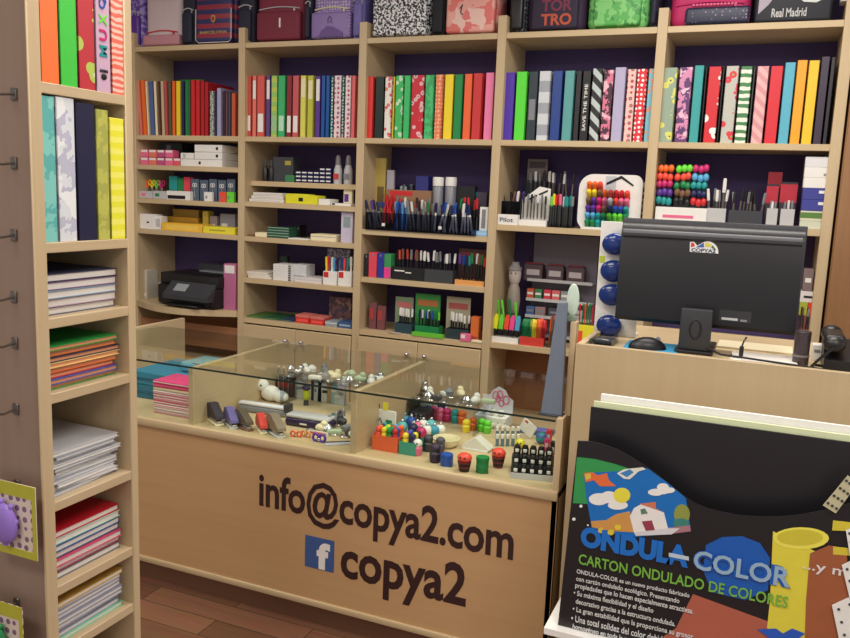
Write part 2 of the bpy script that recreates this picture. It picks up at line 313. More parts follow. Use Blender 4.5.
BINS = {
 0: [(134, 138.5, 58, RED, 'tall thin red'), (139.6, 142.4, 80, SALMON, 'pale orange'), (142.7, 147, 80, ORANGE, 'bright orange'), (147.3, 149.5, 81, CREAM, 'cream'), (149.9, 154.6, 81, mat((84, 100, 150), .5), 'dusty blue'),
     (155, 157.8, 81, CREAM, 'cream'), (158, 160, 81, BROWN, 'thin brown'), (161.4, 164.6, 81, mat((206, 180, 150), .6), 'beige'), (165, 167.8, 81, rosy, 'dull red'), (168.5, 171.6, 81, mat((90, 90, 70), .6), 'olive brown'), (172, 175.3, 81, ORANGE, 'burnt orange'),
     (176, 180.4, 81, YEL, 'yellow'), (181, 184, 81, NAVY, 'navy'), (184.5, 188.4, 80, GREEN, 'green'), (188.7, 190.4, 81, BROWN, 'brown'),
     (190.8, 195, 80, RED, 'glossy red'), (195.3, 199.5, 80, RED, 'glossy red'), (199.8, 204, 81, mat((180, 34, 42), .35), 'dark red'), (204.3, 208, 82, mat((180, 34, 42), .35), 'dark red'),
     (209.5, 213.6, 91, pat('blotch', (200, 205, 200), (110, 120, 110), None, 90), 'short speckled grey'), (214, 216.4, 91, NAVY, 'short navy'), (216.8, 221.2, 88, mat((170, 165, 200), .4), 'short lilac'), (222.3, 225, 91, mat((50, 36, 50)), 'short black'),
     (225.3, 227.6, 91, mat((110, 70, 90)), 'short plum'), (228, 230.6, 92, mat((70, 74, 80)), 'short charcoal'), (231.3, 235.6, 93, mat((200, 90, 60)), 'short rust orange')],
 1: [(245.6, 251.2, 76, mat((206, 84, 76), .4), 'salmon red', W, (.1, .35)), (251.6, 256, 75.5, SALMON, 'coral', W, (.62, .92)), (256.6, 264.6, 75.5, mat((216, 92, 84), .4), 'wide red', W, (.08, .38)), (265.5, 270, 75.5, mat((92, 70, 130)), 'purple', W, (.62, .93)),
     (270.5, 277, 75.5, pat('bands', (190, 205, 90), (150, 200, 110), None, 6), 'yellow green', mat((160, 200, 160)), (.1, .35)), (277.5, 285, 75.5, mat((60, 180, 110)), 'mint green', mat((190, 230, 205)), (.1, .35)), (286, 291.6, 75.5, drk, 'dark red', W, (.08, .35)), (292.2, 298.8, 75.5, mat((200, 90, 96)), 'rose red', W, (.08, .35)),
     (300, 306, 75.5, mat((220, 218, 96)), 'pale yellow', CREAM, (.65, .95)), (307, 313.3, 75.5, olive, 'olive yellow', CREAM, (.62, .92)), (314.6, 320, 76, PURPLE, 'violet', W, (.6, .95)), (320.6, 325, 75.5, mat((26, 84, 160), .35), 'royal blue'), (325.3, 329.5, 75.5, mat((26, 84, 160), .35), 'royal blue'),
     (329.9, 333, 76, pat('dots', (30, 120, 110), (230, 230, 230), None, 60), 'dotted green'), (333.4, 341, 75.5, pat('dots', (236, 216, 222), (170, 70, 110), (120, 150, 190), 38), 'pale pink patterned'), (341.3, 343.7, 76, pat('dots', (30, 120, 110), (230, 230, 230), None, 60), 'thin dotted green'),
     (344.2, 350.4, 75.5, pat('dots', (238, 222, 226), (200, 60, 90), (110, 130, 170), 40), 'white and pink patterned'), (350.8, 355, 75.5, mat((240, 110, 116), .4), 'coral pink')],
 2: [(364.5, 373, 76.5, mat((226, 60, 56), .4), 'bright red'), (374.6, 383.4, 76.5, mat((24, 44, 40), .35), 'black green'), (384, 391.3, 76.5, wflow, 'white floral'), (391.8, 394, 76.5, YEL, 'thin yellow'), (394.5, 402.6, 75.5, pat('flowers', (60, 190, 100), (200, 235, 200), None, 40), 'light green floral'),
     (403.2, 409.8, 75.5, mat((60, 196, 110), .4), 'plain light green'), (410.4, 423.4, 75, pat('flowers', (206, 40, 56), (236, 190, 196), (80, 60, 130), 36), 'wide red floral'), (424.3, 433.4, 75, pat('blotch', (70, 200, 120), (60, 170, 100), None, 30), 'mottled green'),
     (434.4, 442, 74.5, pat('dots', (240, 130, 90), (250, 200, 150), None, 50), 'orange dotted'), (443.3, 452.6, 74.3, mat((248, 222, 40), .4), 'bright yellow'), (453.4, 462, 74.3, mat((24, 140, 70), .4), 'emerald green'), (463, 471.2, 73.8, mat((244, 104, 56), .4), 'orange'), (472, 481.5, 73.2, mat((206, 52, 56), .4), 'brick red'), (484, 493, 72.5, mat((244, 130, 180), .4), 'candy pink')],
 3: [(503.6, 513.6, 72.3, mat((82, 48, 176), .4), 'violet'), (514.6, 525.8, 71.5, mat((90, 226, 60), .4), 'neon green'), (527, 536.6, 71.3, mat((40, 56, 66), .35), 'dark slate', GREY, (.3, .6)), (537.4, 549.3, 71, pat('bands', (210, 214, 220), (160, 165, 175), None, 3), 'silver white'), (550.6, 561, 70.6, mat((32, 64, 140), .35), 'navy blue'),
     (562.6, 573, 70.6, mat((90, 160, 160), .35), 'grey teal'), (574.2, 580, 70.6, mat((36, 32, 40), .4), 'thin black'), (580.6, 589.4, 70.6, BLACK, 'black'), (590.2, 600.6, 68.2, pat('diagonal', (32, 32, 36), (190, 200, 200), None, 9), 'black and silver striped'), (601.4, 611.6, 69.8, pat('blotch', (70, 40, 56), (220, 120, 150), (236, 190, 200), 30), 'dark pink floral'),
     (612.4, 624, 67.2, mat((180, 174, 206), .4), 'plain lilac'), (625, 634.2, 69, pat('dots', (240, 196, 190), (190, 70, 80), (110, 160, 150), 36), 'pink patterned'), (634.8, 645, 69, pat('dots', (222, 36, 50), (250, 240, 240), None, 46), 'red polka dot'), (645.8, 653.8, 68.6, pat('flowers', (130, 196, 214), (230, 150, 120), None, 50), 'light blue patterned')],
 4: [(660.4, 675, 67.5, pat('flowers', (150, 170, 150), (220, 220, 110), (80, 90, 90), 28), 'grey with round green motifs'), (676.6, 690, 67, pat('blotch', (96, 56, 110), (214, 140, 180), (230, 190, 210), 28), 'purple blossom'), (691.2, 701.4, 65.3, mat((56, 160, 160), .35), 'plain teal'), (702.2, 704.8, 66, BLACK, 'thin black'),  # thin black binder stands in for the dark gap after the teal one
     (705.6, 718.6, 66.5, pat('flowers', (210, 40, 50), (250, 245, 240), (40, 30, 30), 20), 'red with large white flowers'), (719.2, 722, 66, BLACK, 'slim black'), (722.8, 736.2, 66, pat('flowers', (190, 190, 180), (216, 56, 76), (120, 190, 80), 26), 'grey with red and green flowers'), (737.2, 749.4, 66.2, pat('waves', (232, 234, 220), (70, 130, 80), None, 9), 'green leaf patterned'), (750, 752.6, 66, mat((60, 70, 70)), 'thin grey'),
     (753.6, 766, 66.2, pat('diagonal', (236, 180, 180), (214, 150, 156), None, 12), 'pale pink striped'), (767, 780, 66, mat((216, 46, 58), .35), 'crimson'), (781, 792.4, 62.3, mat((90, 176, 200), .35), 'sky blue'), (793, 804, 60.2, mat((248, 166, 40), .35), 'amber'), (804.6, 816, 60.4, mat((238, 196, 44), .35), 'golden yellow'),
     (816.8, 826, 56.5, mat((58, 46, 66), .35), 'dark plum'), (826.6, 831.6, 57, mat((40, 34, 44), .35), 'black edge')]}
bayname = ['leftmost bay', 'second bay', 'third bay', 'fourth bay', 'rightmost bay']
for bay, lst in BINS.items():
    for i, e in enumerate(lst):
        a, b_, yt, cm, nm = e[:5]; lb = e[5] if len(e) > 5 else None; lv = e[6] if len(e) > 5 else (.1, .4)
        slim = bay == 0
        nb = (lst[i - 1][4] + ' one').replace('grey with red and green flowers one', 'grey flowered one') if i else 'wooden upright'
        kind = 'folder' if slim else 'ring binder'
        fb = 'second ' if (i and lst[i - 1][4] == nm) else ''
        Y = YB + .03
        xc, ww, h = sl(a, b_, yt, ZB, Y)
        lean = 0
        if slim and 0 < i < 10: lean = -.07 + .006 * i
        t = put('folder' if slim else 'ring_binder', (fb + '%s %s right of the %s, %s' % (nm, kind, nb, bayname[bay])).strip(), kind,
                binder_parts(max(ww - (.0012 if slim else .0034), .006), h, .25, cm, lb, lv), (xc, Y + random.uniform(0, .006), ZB), (0, lean, 0), 'folders and binders in the ' + bayname[bay])
        if nm == 'black' and bay == 3:
            lettering('spine_writing', 'SAVE THE TIME', WHITE, -.008, .008, .05, .27, -.0006, t, .01, rot=R(90))
put('folder', 'green folder standing behind the orange and cream ones, leftmost bay', 'folder', binder_parts(.02, .37, .2, mat((60, 140, 60))), (-3.37, 4.335, ZB), (0, 0, R(90)))
# ---------------------------------------------------------------- left bookcase
XL = -1.37; LY0, LY1 = 1.217, 1.503
lb = thing('bookcase', 'narrow beech bookcase at the left with binders and notebook stacks', 'bookcase')
q = MB(); q.box(XL - .42, XL - .002, LY0 + .002, LY0 + .028, 0, 2.3, BEECH_SHADED); q.build('side_panel', lb)
q = MB(); q.box(XL - .004, XL + .002, LY0 - .002, LY0 + .030, 0, 2.3, BEECH, .002); q.build('edge_strip', lb)
q = MB(); q.box(XL - .40, XL, LY1 - .024, LY1, 0, 2.3, BEECH, .002); q.build('side_panel', lb)
q = MB(); q.box(XL - .42, XL - .40, LY0 + .028, LY1, 0, 2.3, BEECH); q.build('back_board', lb)
LZ = [1.786, 1.464, 1.305, 1.143, .902, .706, .557, .40]
for z in LZ + [2.14]:
    q = MB(); q.box(XL - .40, XL, LY0 + .028, LY1 - .024, z - .022, z, BEECHY, .0015); q.build('shelf', lb)
def lbinder(px0, px1, zs, h, cm, label, lab=None):
    y0 = hit(px0, 150, 0, XL).y if zs < 1.7 else hit(px0, 50, 0, XL).y
    y1 = hit(px1, 150, 0, XL).y if zs < 1.7 else hit(px1, 50, 0, XL).y
    return put('ring_binder', label, 'ring binder', binder_parts(y1 - y0 - .001, h, .26, cm), (XL - .004, (y0 + y1) / 2, zs), (0, 0, R(90)), 'binders in the left bookcase')
lbinder(41.5, 60.5, LZ[0], .31, mat((246, 120, 60), .4), 'plain orange binder on the top shelf of the left bookcase')
lbinder(61, 79, LZ[0], .31, mat((70, 200, 70), .4), 'plain green binder between the orange and red floral binders')
lbinder(79.5, 96.5, LZ[0], .31, pat('flowers', (190, 50, 60), (180, 200, 90), (236, 236, 226), 24), 'red binder with green and white flowers, top left shelf')
t = lbinder(97, 112, LZ[0], .31, mat((206, 170, 196), .45), 'lilac binder with big coloured letters down its spine')
for k, (ch, cm) in enumerate((('Q', BLUE), ('X', LIME), ('U', MAGENTA), ('M', TEAL))):
    zc = 1.956 - .033 * k - LZ[0] + .016
    lettering('letter', ch, cm, -.011, .011, zc - .012, zc + .012, -.0006, t, .03, rot=R(90))
q = MB(); q.ball((0, -.0012, .033), (.0085, .001, .007), BLACK)
for k in range(4): q.ball((-.009 + .006 * k, -.0012, .045), (.0027, .001, .004), BLACK)
q.build('paw_print', t)
lbinder(112.6, 126.5, LZ[0], .31, pat('waves', (232, 110, 90), (246, 196, 180), None, 22), 'coral binder with swirly white pattern, far end of top left shelf')
lbinder(43.5, 57.5, LZ[1], .296, pat('blotch', (130, 205, 196), (96, 180, 176), None, 14), 'turquoise marbled binder on the second shelf at left')
lbinder(58.2, 77, LZ[1], .298, pat('blotch', (220, 224, 230), (190, 190, 210), (236, 238, 240), 22), 'white and grey patterned binder beside the turquoise one')
lbinder(78, 97, LZ[1], .293, mat((34, 34, 66), .4), 'dark navy binder between white and khaki binders')
lbinder(97.6, 110.4, LZ[1], .284, pat('blotch', (190, 190, 90), (170, 172, 84), None, 20), 'khaki green binder right of the navy one')
lbinder(111, 126, LZ[1], .27, pat('bands', (236, 232, 60), (244, 240, 110), None, 12), 'lemon yellow checked binder at the end of second shelf')
def flat_book(y0, y1, dx, z, t, cm, label, group, pages=PAPER, rz=0, off=0, name='book', cat='book', soft=False):
    w_ = y1 - y0; ct = .0012 if soft else .0022
    o = thing(name, label, cat, (XL - .02 - off, (y0 + y1) / 2, z), rz, group)
    b = MB(); b.box(-dx, 0, -w_ / 2, w_ / 2, 0, ct, cm, .0005); b.box(-dx, 0, -w_ / 2, w_ / 2, t - ct, t - .0002, cm, .0005); b.box(-dx, -dx + ct, -w_ / 2, w_ / 2, 0, t - .0002, cm); b.build('cover', o)
    b = MB(); b.box(-dx + ct, -.003, -w_ / 2 + .003, w_ / 2 - .003, ct, t - ct, pages); b.build('pages', o)
    return o
def stack(z, ts, cms, nm, group, name, jit=.004, soft=False, pages=PAPER, y0=1.258, y1=1.470, dx=.28, rj=.01):
    n_ = len(ts)
    for k, (t, (cm, cn)) in enumerate(zip(ts, cms)):
        pos = 'topmost' if k == n_ - 1 else 'at the bottom' if k == 0 else '%s from the bottom' % ORD[k]
        a = random.uniform(0, jit); b2 = random.uniform(0, jit)
        flat_book(y0 + a, y1 - b2, dx, z + .0002, t, cm, '%s, %s in the %s' % (cn, pos, nm), group, pages, random.uniform(-rj, rj), random.uniform(0, .012), name, name.replace('_', ' '), soft)
        z += t + .0002
mauve = mat((176, 150, 172)); dkb = mat((44, 50, 80))
stack(LZ[2], [.0178] * 5, [(mat((90, 96, 120)), 'white-edged book with grey cover'), (mauve, 'white-edged book with mauve cover'), (mat((120, 150, 170)), 'white-edged book with pale blue cover'), (mat((130, 90, 130)), 'white-edged book with plum cover'), (dkb, 'white-edged book with dark blue cover')], 'stack below the binders', 'hardback books on the third left shelf', 'book')
cs = [(mat((60, 170, 70)), 'green folder'), (mat((70, 80, 160)), 'blue folder'), (mat((206, 60, 50)), 'red folder'), (mat((232, 120, 50)), 'orange folder'), (mat((240, 214, 130)), 'pale yellow folder'), (mat((44, 40, 70)), 'dark navy folder'), (mat((240, 130, 50)), 'orange folder with white corner'), (mat((40, 160, 70)), 'shiny green folder')]
stack(LZ[3], [.0118] * 8, cs, 'coloured folder stack', 'coloured folders stacked in the left bookcase', 'folder', pages=mat((220, 150, 110), .6), jit=.012)
stack(LZ[4], [.0078 + .0018 * random.random() for _ in range(11)], [(mat((206, 206, 210)) if k % 3 else mat((150, 156, 170)), 'thin %s notebook' % ('white' if k % 3 else 'greyish')) for k in range(11)], 'untidy white pile', 'white notebooks on the fifth left shelf', 'notebook', jit=.02, soft=True, rj=.05)
rs = [(mat((110, 110, 120)), 'grey-covered book'), (mat((180, 60, 90)), 'dark pink book'), (mat((206, 70, 110)), 'pink book'), (mat((60, 80, 110)), 'steel blue book'), (mat((40, 90, 150)), 'blue book'), (mat((190, 220, 200)), 'pale mint book'), (mat((196, 30, 44), .4), 'red-covered book')]
stack(LZ[5], [.0156] * 7, rs, 'red-topped stack', 'books in the red-topped stack', 'book')
ys = [(mat((120, 200, 160)), 'mint-edged notebook')] + [(mat((150, 150, 170)), 'white notebook with grey cover')] * 7 + [(mat((214, 170, 80)), 'ochre-covered notebook')]
stack(LZ[6], [.0103] * 9, ys, 'ochre-topped stack', 'notebooks in the ochre-topped stack', 'notebook', soft=True, jit=.012)
q = MB(); q.ball((0, 0, .035), (.05, .06, .035), PAPER, 14); q.ball((.03, .03, .05), (.03, .03, .03), PAPER, 10); q.ball((-.03, -.02, .045), (.035, .03, .035), PAPER, 10)
o = q.build('crumpled_paper', None, (XL - .08, 1.37, LZ[7])); tag(o, 'crumpled white paper bundle on the lowest visible left shelf', 'paper')
# hooks and hanging packets on the brown side panel
for k, (hx, hy) in enumerate([(14, 94), (14, 163), (14, 235), (14, 297), (15, 343), (16, 409), (17, 485), (17, 603)]):
    p = hit(hx, hy, 1, LY0)
    q = MB(); q.tube([(0, 0, 0), (0, -.03, -.004), (0, -.052, .0), (.0, -.062, .012)], .0026, STEEL)
    q.box(-.008, .008, -.003, .001, -.012, .012, STEEL, .001)
    o = q.build('display_hook', None, (p.x, LY0, p.z))
    tag(o, 'bent metal display hook, %s from the top of the brown panel' % ORD[k], 'hook', 'metal hooks on the brown side panel')
def packet(x0, x1, z0, z1, y, head, body, label, kind):
    o = thing('blister_packet', label, 'packet', ((x0 + x1) / 2, y, z0), 0, 'packets hanging on the brown panel'); w_ = (x1 - x0) / 2; h = z1 - z0
    b = MB(); b.box(-w_, w_, 0, .002, 0, h, pat('dots', (222, 204, 190), (130, 100, 130), None, 48), .0004); b.build('card', o)
    b = MB(); b.prism([(-w_, 0), (w_, 0), (w_, h), (-w_, h), (-w_, h * .82), (w_ * .86, h * .82), (w_ * .86, h * .1), (-w_, h * .1)], -.001, 0, head); b.build('printed_border', o)
    if kind:
        b = MB(); b.ball((-w_ * .05, -.012, h * .45), (w_ * .5, .012, h * .28), body, 14)
        for k in range(7):
            a = k * 2 * math.pi / 7; b.ball((-w_ * .05 + w_ * .42 * math.cos(a), -.01, h * .5 + h * .25 * math.sin(a)), (.006, .006, .007), body, 8)
        b.cyl((-w_ * .05, -.01, h * .15), (-w_ * .05, -.01, h * .35), .006, .01, body, 8); b.build('rattle', o, ); 
    return o
a = hit(-14, 545, 1, 1.17); b = hit(35, 488, 1, 1.17)
packet(a.x, b.x, a.z - .004, b.z, 1.17, mat((184, 180, 60)), mat((150, 118, 206), .3), 'yellow-bordered packet with purple toy hanging from a panel hook', 1)
a = hit(-20, 665, 1, 1.17); b = hit(22, 608, 1, 1.17)
packet(a.x, b.x, a.z, b.z, 1.17, mat((184, 180, 60)), GREEN, 'yellow-bordered packet hanging lowest on the brown panel', 1)
# ---------------------------------------------------------------- display counter
YD = 2.43; DX0, DX1 = -2.66, -.535; ZD = .68; ZG = .908
dc = thing('display_counter', 'long beech shop counter with glass showcase top and shop address on front', 'display counter')
q = MB(); q.box(DX0, DX1, YD, YD + .018, .105, .655, PANEL, .001); fp = q.build('front_panel', dc)
q = MB(); q.box(DX0, DX1, YD - .010, YD + .05, .651, ZD + .004, BEECHX, .006, 2); q.build('top_trim', dc)
q = MB(); q.box(DX0, DX1, YD - .008, YD + .018, .085, .108, BEECHX, .004, 2); q.build('base_trim', dc)
q = MB(); q.box(DX0 + .01, DX1 - .01, YD + .03, YD + .045, 0, .1, DARKW); q.build('kickboard', dc)
q = MB(); q.box(DX0, DX1, YD + .05, 3.06, ZD - .022, ZD, BEECHX); q.build('deck', dc)
q = MB(); q.box(DX1 - .02, DX1, YD, 3.06, 0, ZG + .012, BEECH, .002); q.build('end_panel', dc)
q = MB(); q.box(DX0 - .02, DX0, YD, 3.26, 0, ZG + .016, BEECHY, .002); q.build('end_panel', dc)
q = MB(); q.box(DX0, DX1, 3.04, 3.058, .02, .66, BEECHX); q.build('back_panel', dc)
for x in (-1.966, -1.27):
    q = MB(); q.box(x - .011, x + .011, YD + .01, 3.05, ZD, ZG - .002, BEECHY, .001); q.build('divider', dc)
q = MB(); q.box(DX0 + .002, DX1 - .022, YD - .004, 3.055, ZG, ZG + .007, GLASS); q.box(DX0 + .002, DX1 - .022, YD - .0055, YD - .0045, ZG - .0005, ZG + .0065, GEDGE); q.build('glass_top', dc)
q = MB(); q.box(DX0 + .002, DX1 - .022, YD + .001, YD + .006, ZD + .005, ZG - .001, GLASS); q.build('front_glass', dc)
INK = mat((52, 26, 26), .5)
lettering('lettering', 'info@copya2.com', INK, -1.648, -.668, .385, .562, YD - .0003, dc, .022, .98)
lettering('lettering', 'copya2', INK, -1.300, -.822, .178, .375, YD - .0003, dc, .025)
q = MB(); a0, a1, b0, b1 = -1.447, -1.327, .232, .352; q.box(a0, a1, YD - .0016, YD - .0002, b0, b1, mat((62, 92, 150), .4), .0); q.build('blue_logo_square', dc)
lettering('logo_letter', 'f', WHITE, -1.398, -1.344, .234, .336, YD - .0018, dc, .05)
# ---------------------------------------------------------------- small goods on the shelves
def carton(name, label, cat, px0, px1, yt, zs, Y, dp, cm, lab=None, luv=(.15, .85, .2, .8), group=None, rz=0, h=None, lid=None):
    xc, ww, hh = sl(px0, px1, yt, zs, Y); h = h or hh
    o = thing(name, label, cat, (xc, Y, zs), rz, group)
    b = MB(); b.box(-ww / 2, ww / 2, 0, dp, 0, h if not lid else h * .7, cm, min(.0015, h * .2)); b.build('box_body', o)
    if lid: b = MB(); b.box(-ww / 2 - .001, ww / 2 + .001, -.001, dp + .001, h * .7, h, lid, .001); b.build('lid', o)
    if lab:
        b = MB(); b.box(-ww / 2 + ww * luv[0], -ww / 2 + ww * luv[1], -.0018 if lid else -.0008, .0004, h * luv[2], h * luv[3], lab); b.build('printed_label', o)
    return o, h
def pen_mesh(kind, c):
    body = {'clear': GREY, 'dark': BLACK, 'solid': c, 'silver': STEEL, 'white': WHITE}.get(kind, c)
    def bar():
        b = MB(); b.lathe([(.0012, 0), (.0042, .014), (.0045, .02), (.0045, .105)], body, n=8); return b
    def cap():
        b = MB(); b.lathe([(.0054, .100), (.0056, .135), (.0048, .150), (.002, .152)], c, n=8); b.box(-.0015, .0015, -.0085, -.0055, .108, .148, c); return b
    return [('barrel', cached(('barrel', kind, c.name), bar)), ('cap', cached(('cap', c.name), cap))]
def marker_mesh(c, body=None):
    body = body or BLACK
    def bar():
        b = MB(); b.lathe([(.009, 0), (.010, .004), (.010, .075)], body, n=10); return b
    def cap():
        b = MB(); b.lathe([(.0112, .058), (.0116, .066), (.0105, .112), (.006, .118)], c, n=10); b.box(-.003, .003, -.0155, -.011, .070, .110, c, .001); return b
    return [('barrel', cached(('barrel', 'fat', body.name), bar)), ('cap', cached(('cap', 'fat', c.name), cap))]
def hl_mesh(c):    # flat highlighter standing with coloured body up
    def bar():
        b = MB(); b.prism([(-.012, .03), (.012, .03), (.012, .09), (.006, .112), (-.006, .112), (-.012, .09)], -.007, .007, c); return b
    def cap():
        b = MB(); b.box(-.0125, .0125, -.0075, .0075, 0, .036, BLACK, .002); return b
    return [('barrel', cached(('barrel', 'hl', c.name), bar)), ('cap', cached(('cap', 'hl'), cap))]
def pens(names, x0, x1, y, z, where, group, kind='clear', jx=0, lean=.12, yj=.012, flip=False, up=0.0, mesh=None, s=1.0, pname='pen', cat='pen'):
    n_ = len(names); cnt = {}; tot = {}
    for c in names: tot[c] = tot.get(c, 0) + 1
    for k, c in enumerate(names):
        cnt[c] = cnt.get(c, 0) + 1
        x = x0 + (x1 - x0) * (k + .5) / n_
        idx = '%s %s one from left' % (ORD[cnt[c] - 1], c) if tot[c] > 1 else 'the only %s one' % c
        o = put(pname, '%s %s %s, %s' % (c, pname.replace('_', ' '), where, idx), cat, (mesh or (lambda cc: pen_mesh(kind, cc)))(CN[c]), (x, y + random.uniform(-yj, yj), z + up + random.uniform(0, .004)),
                (random.uniform(-lean, lean) * .6, random.uniform(-lean, lean), random.uniform(-.6, .6)), group)
        o.scale = (s * 1.22, s * 1.22, s * random.uniform(.97, 1.08))
def tray(name, label, cat, x0, x1, y0, y1, z, h, m, t=.002, lab=None, front=None):
    o = thing(name, label, cat, ((x0 + x1) / 2, y0, z)); w_ = (x1 - x0) / 2; d_ = y1 - y0
    b = MB(); b.box(-w_, w_, 0, d_, 0, t, m); b.box(-w_, w_, d_ - t, d_, t, h, m); b.box(-w_, -w_ + t, t, d_ - t, t, h, m); b.box(w_ - t, w_, t, d_ - t, t, h, m); b.build('tray_body', o)
    b = MB(); b.box(-w_, w_, 0, t, t, h if front is None else front, m); b.build('front_wall', o)
    if lab:
        for lx in lab: b = MB(); b.box(lx - .009, lx + .009, -.0012, -.0002, h * .25, h * .42, WHITE); b.build('price_sticker', o)
    return o
Y0 = 4.03
# --- bay 1, shelf 3: pink boxes and white cartons
z = 1.692
g = 'pink ink boxes on the third shelf of leftmost bay'
for r_ in range(2):
    for k in range(5 if r_ == 0 else 4):
        a = 140.5 + k * 8.2; cm = [PINK, mat((230, 120, 100)), mat((190, 80, 130)), PINK, mat((226, 90, 100))][k]
        carton('ink_box', 'small pink and white ink box, %s from the left in the %s row, leftmost bay' % (ORD[k], ['bottom', 'top'][r_]), 'box', a, a + 7.6, 157.5 if r_ == 0 else 148.5, z + r_ * .048, Y0 + r_ * .01, .06, cm, WHITE, (.1, .9, .66, .95), g, h=.045)
for k, (a, b_, r_, nm) in enumerate([(180, 222, 0, 'bottom carton'), (194.5, 222, 1, 'middle carton'), (194.5, 222, 2, 'topmost carton')]):
    carton('paper_carton', 'flat white carton with small black mark, the %s beside the pink boxes' % nm, 'box', a, b_, 150, z + r_ * .043, Y0, .2, WHITE, BLACK, (.78 if r_ else .45, .86 if r_ else .5, .3, .7), 'white cartons on the third shelf of leftmost bay', h=.0415)
carton('paper_carton', 'small white carton left of the stacked pair on third shelf', 'box', 180.5, 193.5, 152, z + .043, Y0, .1, WHITE, LGREY, (.2, .4, .2, .8), h=.035)
carton('dark_box', 'dark green box behind the pink ink boxes', 'box', 160, 182, 143, z, Y0 + .12, .06, mat((30, 50, 50)), GREY, (.3, .5, .7, .9))
# --- bay 1 shelf 4: scissors
z = 1.488
def scissors(px, yt, c, label, zz, Y, dark=False, s=1.0):
    def han():
        b = MB()
        for sx in (-1, 1):
            b.tube([(sx * .013 + .010 * math.cos(a), 0, .083 + .014 * math.sin(a)) for a in [2 * math.pi * k / 12 for k in range(13)]], .0032, CN[c], 6)
            b.tube([(sx * .008, 0, .071), (sx * .002, 0, .055)], .004, CN[c], 6)
        return b
    def bl():
        b = MB(); b.prism([(-.006, .055), (.002, .055), (.003, .0), (.0, 0)], -.001, .0, CHROME); b.prism([(.006, .055), (-.002, .055), (-.003, .0), (.0, 0)], .0002, .0012, CHROME); return b
    x = hit(px, yt, 1, Y).x
    o = put('scissors', label, 'scissors', [('handles', cached(('handles', c), han)), ('blades', cached(('blades', c), bl))], (x, Y, zz), (0, 0, 0), 'scissors on the fourth shelf of leftmost bay'); o.scale = (s, s, s)
tray('scissors_rack', 'low clear rack holding coloured scissors, leftmost bay', 'rack', *[sl(139, 168, 188, z, Y0 + .05)[0] + k * sl(139, 168, 188, z, Y0 + .05)[1] / 2 for k in (-1, 1)], Y0 + .03, Y0 + .09, z, .045, ACR)
for px, c in ((142.5, 'orange'), (147.5, 'orange'), (152, 'yellow'), (156.5, 'lime'), (161.5, 'magenta')):
    fst = 'outermost ' if px == 142.5 else 'second ' if px == 147.5 else ''
    scissors(px, 180, c, '%s%s handled scissors standing in the clear rack, leftmost bay' % (fst, c), z + .004, Y0 + .06, s=1.12)
for k, (a, b_) in enumerate([(139, 152), (152.5, 166)]):
    carton('eraser_pack', '%s white packet under the scissors rack front' % ['left', 'right'][k], 'packet', a, b_, 191, z, Y0, .02, LGREY, [PINK, GREEN][k], (.2, .5, .3, .7))
carton('stapler_pack', 'white and black packet below the teal blocks', 'packet', 166.5, 190, 191, z, Y0, .03, WHITE, BLACK, (.05, .8, .1, .5))
for k, (a, b_, yt, cm, nm) in enumerate([(169, 177, 176, TEAL, 'dark teal'), (177.5, 183, 178, GREEN, 'green'), (183.5, 190, 177, mat((226, 70, 90)), 'pinkish red')]):
    carton('tape_box', '%s upright tape box behind the white packets' % nm, 'box', a, b_, yt, z, Y0 + .045, .04, cm, DGREY, (.1, .9, .1, .4))
g = 'scissors in grey packs hanging in leftmost bay'
for k in range(5):
    a = 191 + k * 9; zz = z
    xc, ww, h = sl(a, a + 8, 179 + (k % 2), z, Y0 + .03)
    o = thing('scissors_pack', 'blue grey packet with white-handled scissors, %s from the left beside the tape boxes' % ORD[k], 'packet', (xc, Y0 + .03, z), 0, g)
    b = MB(); b.box(-ww / 2, ww / 2, 0, .003, 0, h, mat((84, 100, 120)), .0005); b.build('card', o)
    b = MB()
    for sx in (-1, 1): b.tube([(sx * .008 + .007 * math.cos(t_), -.003, h * .72 + .011 * math.sin(t_)) for t_ in [2 * math.pi * j / 10 for j in range(11)]], .0022, WHITE, 5)
    b.box(-.003, .003, -.004, -.0005, .02, h * .62, CHROME); b.build('scissors', o)
for k, (a, c) in enumerate(((204, 'white'), (219, 'coral'), (226, 'lime'))):
    carton('clip_box', 'small %s box in front of the grey scissors packs' % c, 'box', a, a + 8, 192, z, Y0, .02, CN[c] if c != 'white' else WHITE, GREY, (.2, .4, .3, .6))
# --- bay 1 shelf 5
z = 1.299
carton('sticker_box', 'white box with black speckles at the left of lowest small shelf', 'box', 139.5, 154, 214, z, Y0, .08, WHITE, BLACK, (.5, .66, .4, .5))
carton('sticker_box', 'small white box with torn corner beside the speckled one', 'box', 154.6, 161, 216, z, Y0 + .01, .06, WHITE, LGREY)
carton('yellow_box', 'long amber yellow box lying at shelf front, leftmost bay', 'box', 161.6, 202, 223.5, z, Y0 - .01, .12, mat((240, 190, 60)), mat((246, 206, 90)), (.1, .9, .2, .8))
carton('yellow_box', 'bright lemon yellow box at right front, leftmost bay', 'box', 203, 235, 227, z, Y0 - .01, .1, mat((236, 222, 60)), mat((170, 170, 50)), (.2, .7, .4, .6))
carton('yellow_box', 'flat amber box behind the long amber yellow one', 'box', 166, 198, 217, z, Y0 + .13, .06, mat((220, 170, 60)), BROWN, (.1, .9, .45, .6))
carton('yellow_box', 'brownish yellow box at the very back, leftmost bay', 'box', 173, 198.5, 209.5, z, Y0 + .2, .07, mat((200, 165, 70)), mat((110, 110, 60)), (.1, .8, .4, .6))
carton('yellow_box', 'upright narrow mustard box beside the grey packs', 'box', 202.5, 208, 211, z, Y0 + .1, .06, mat((210, 190, 80)))
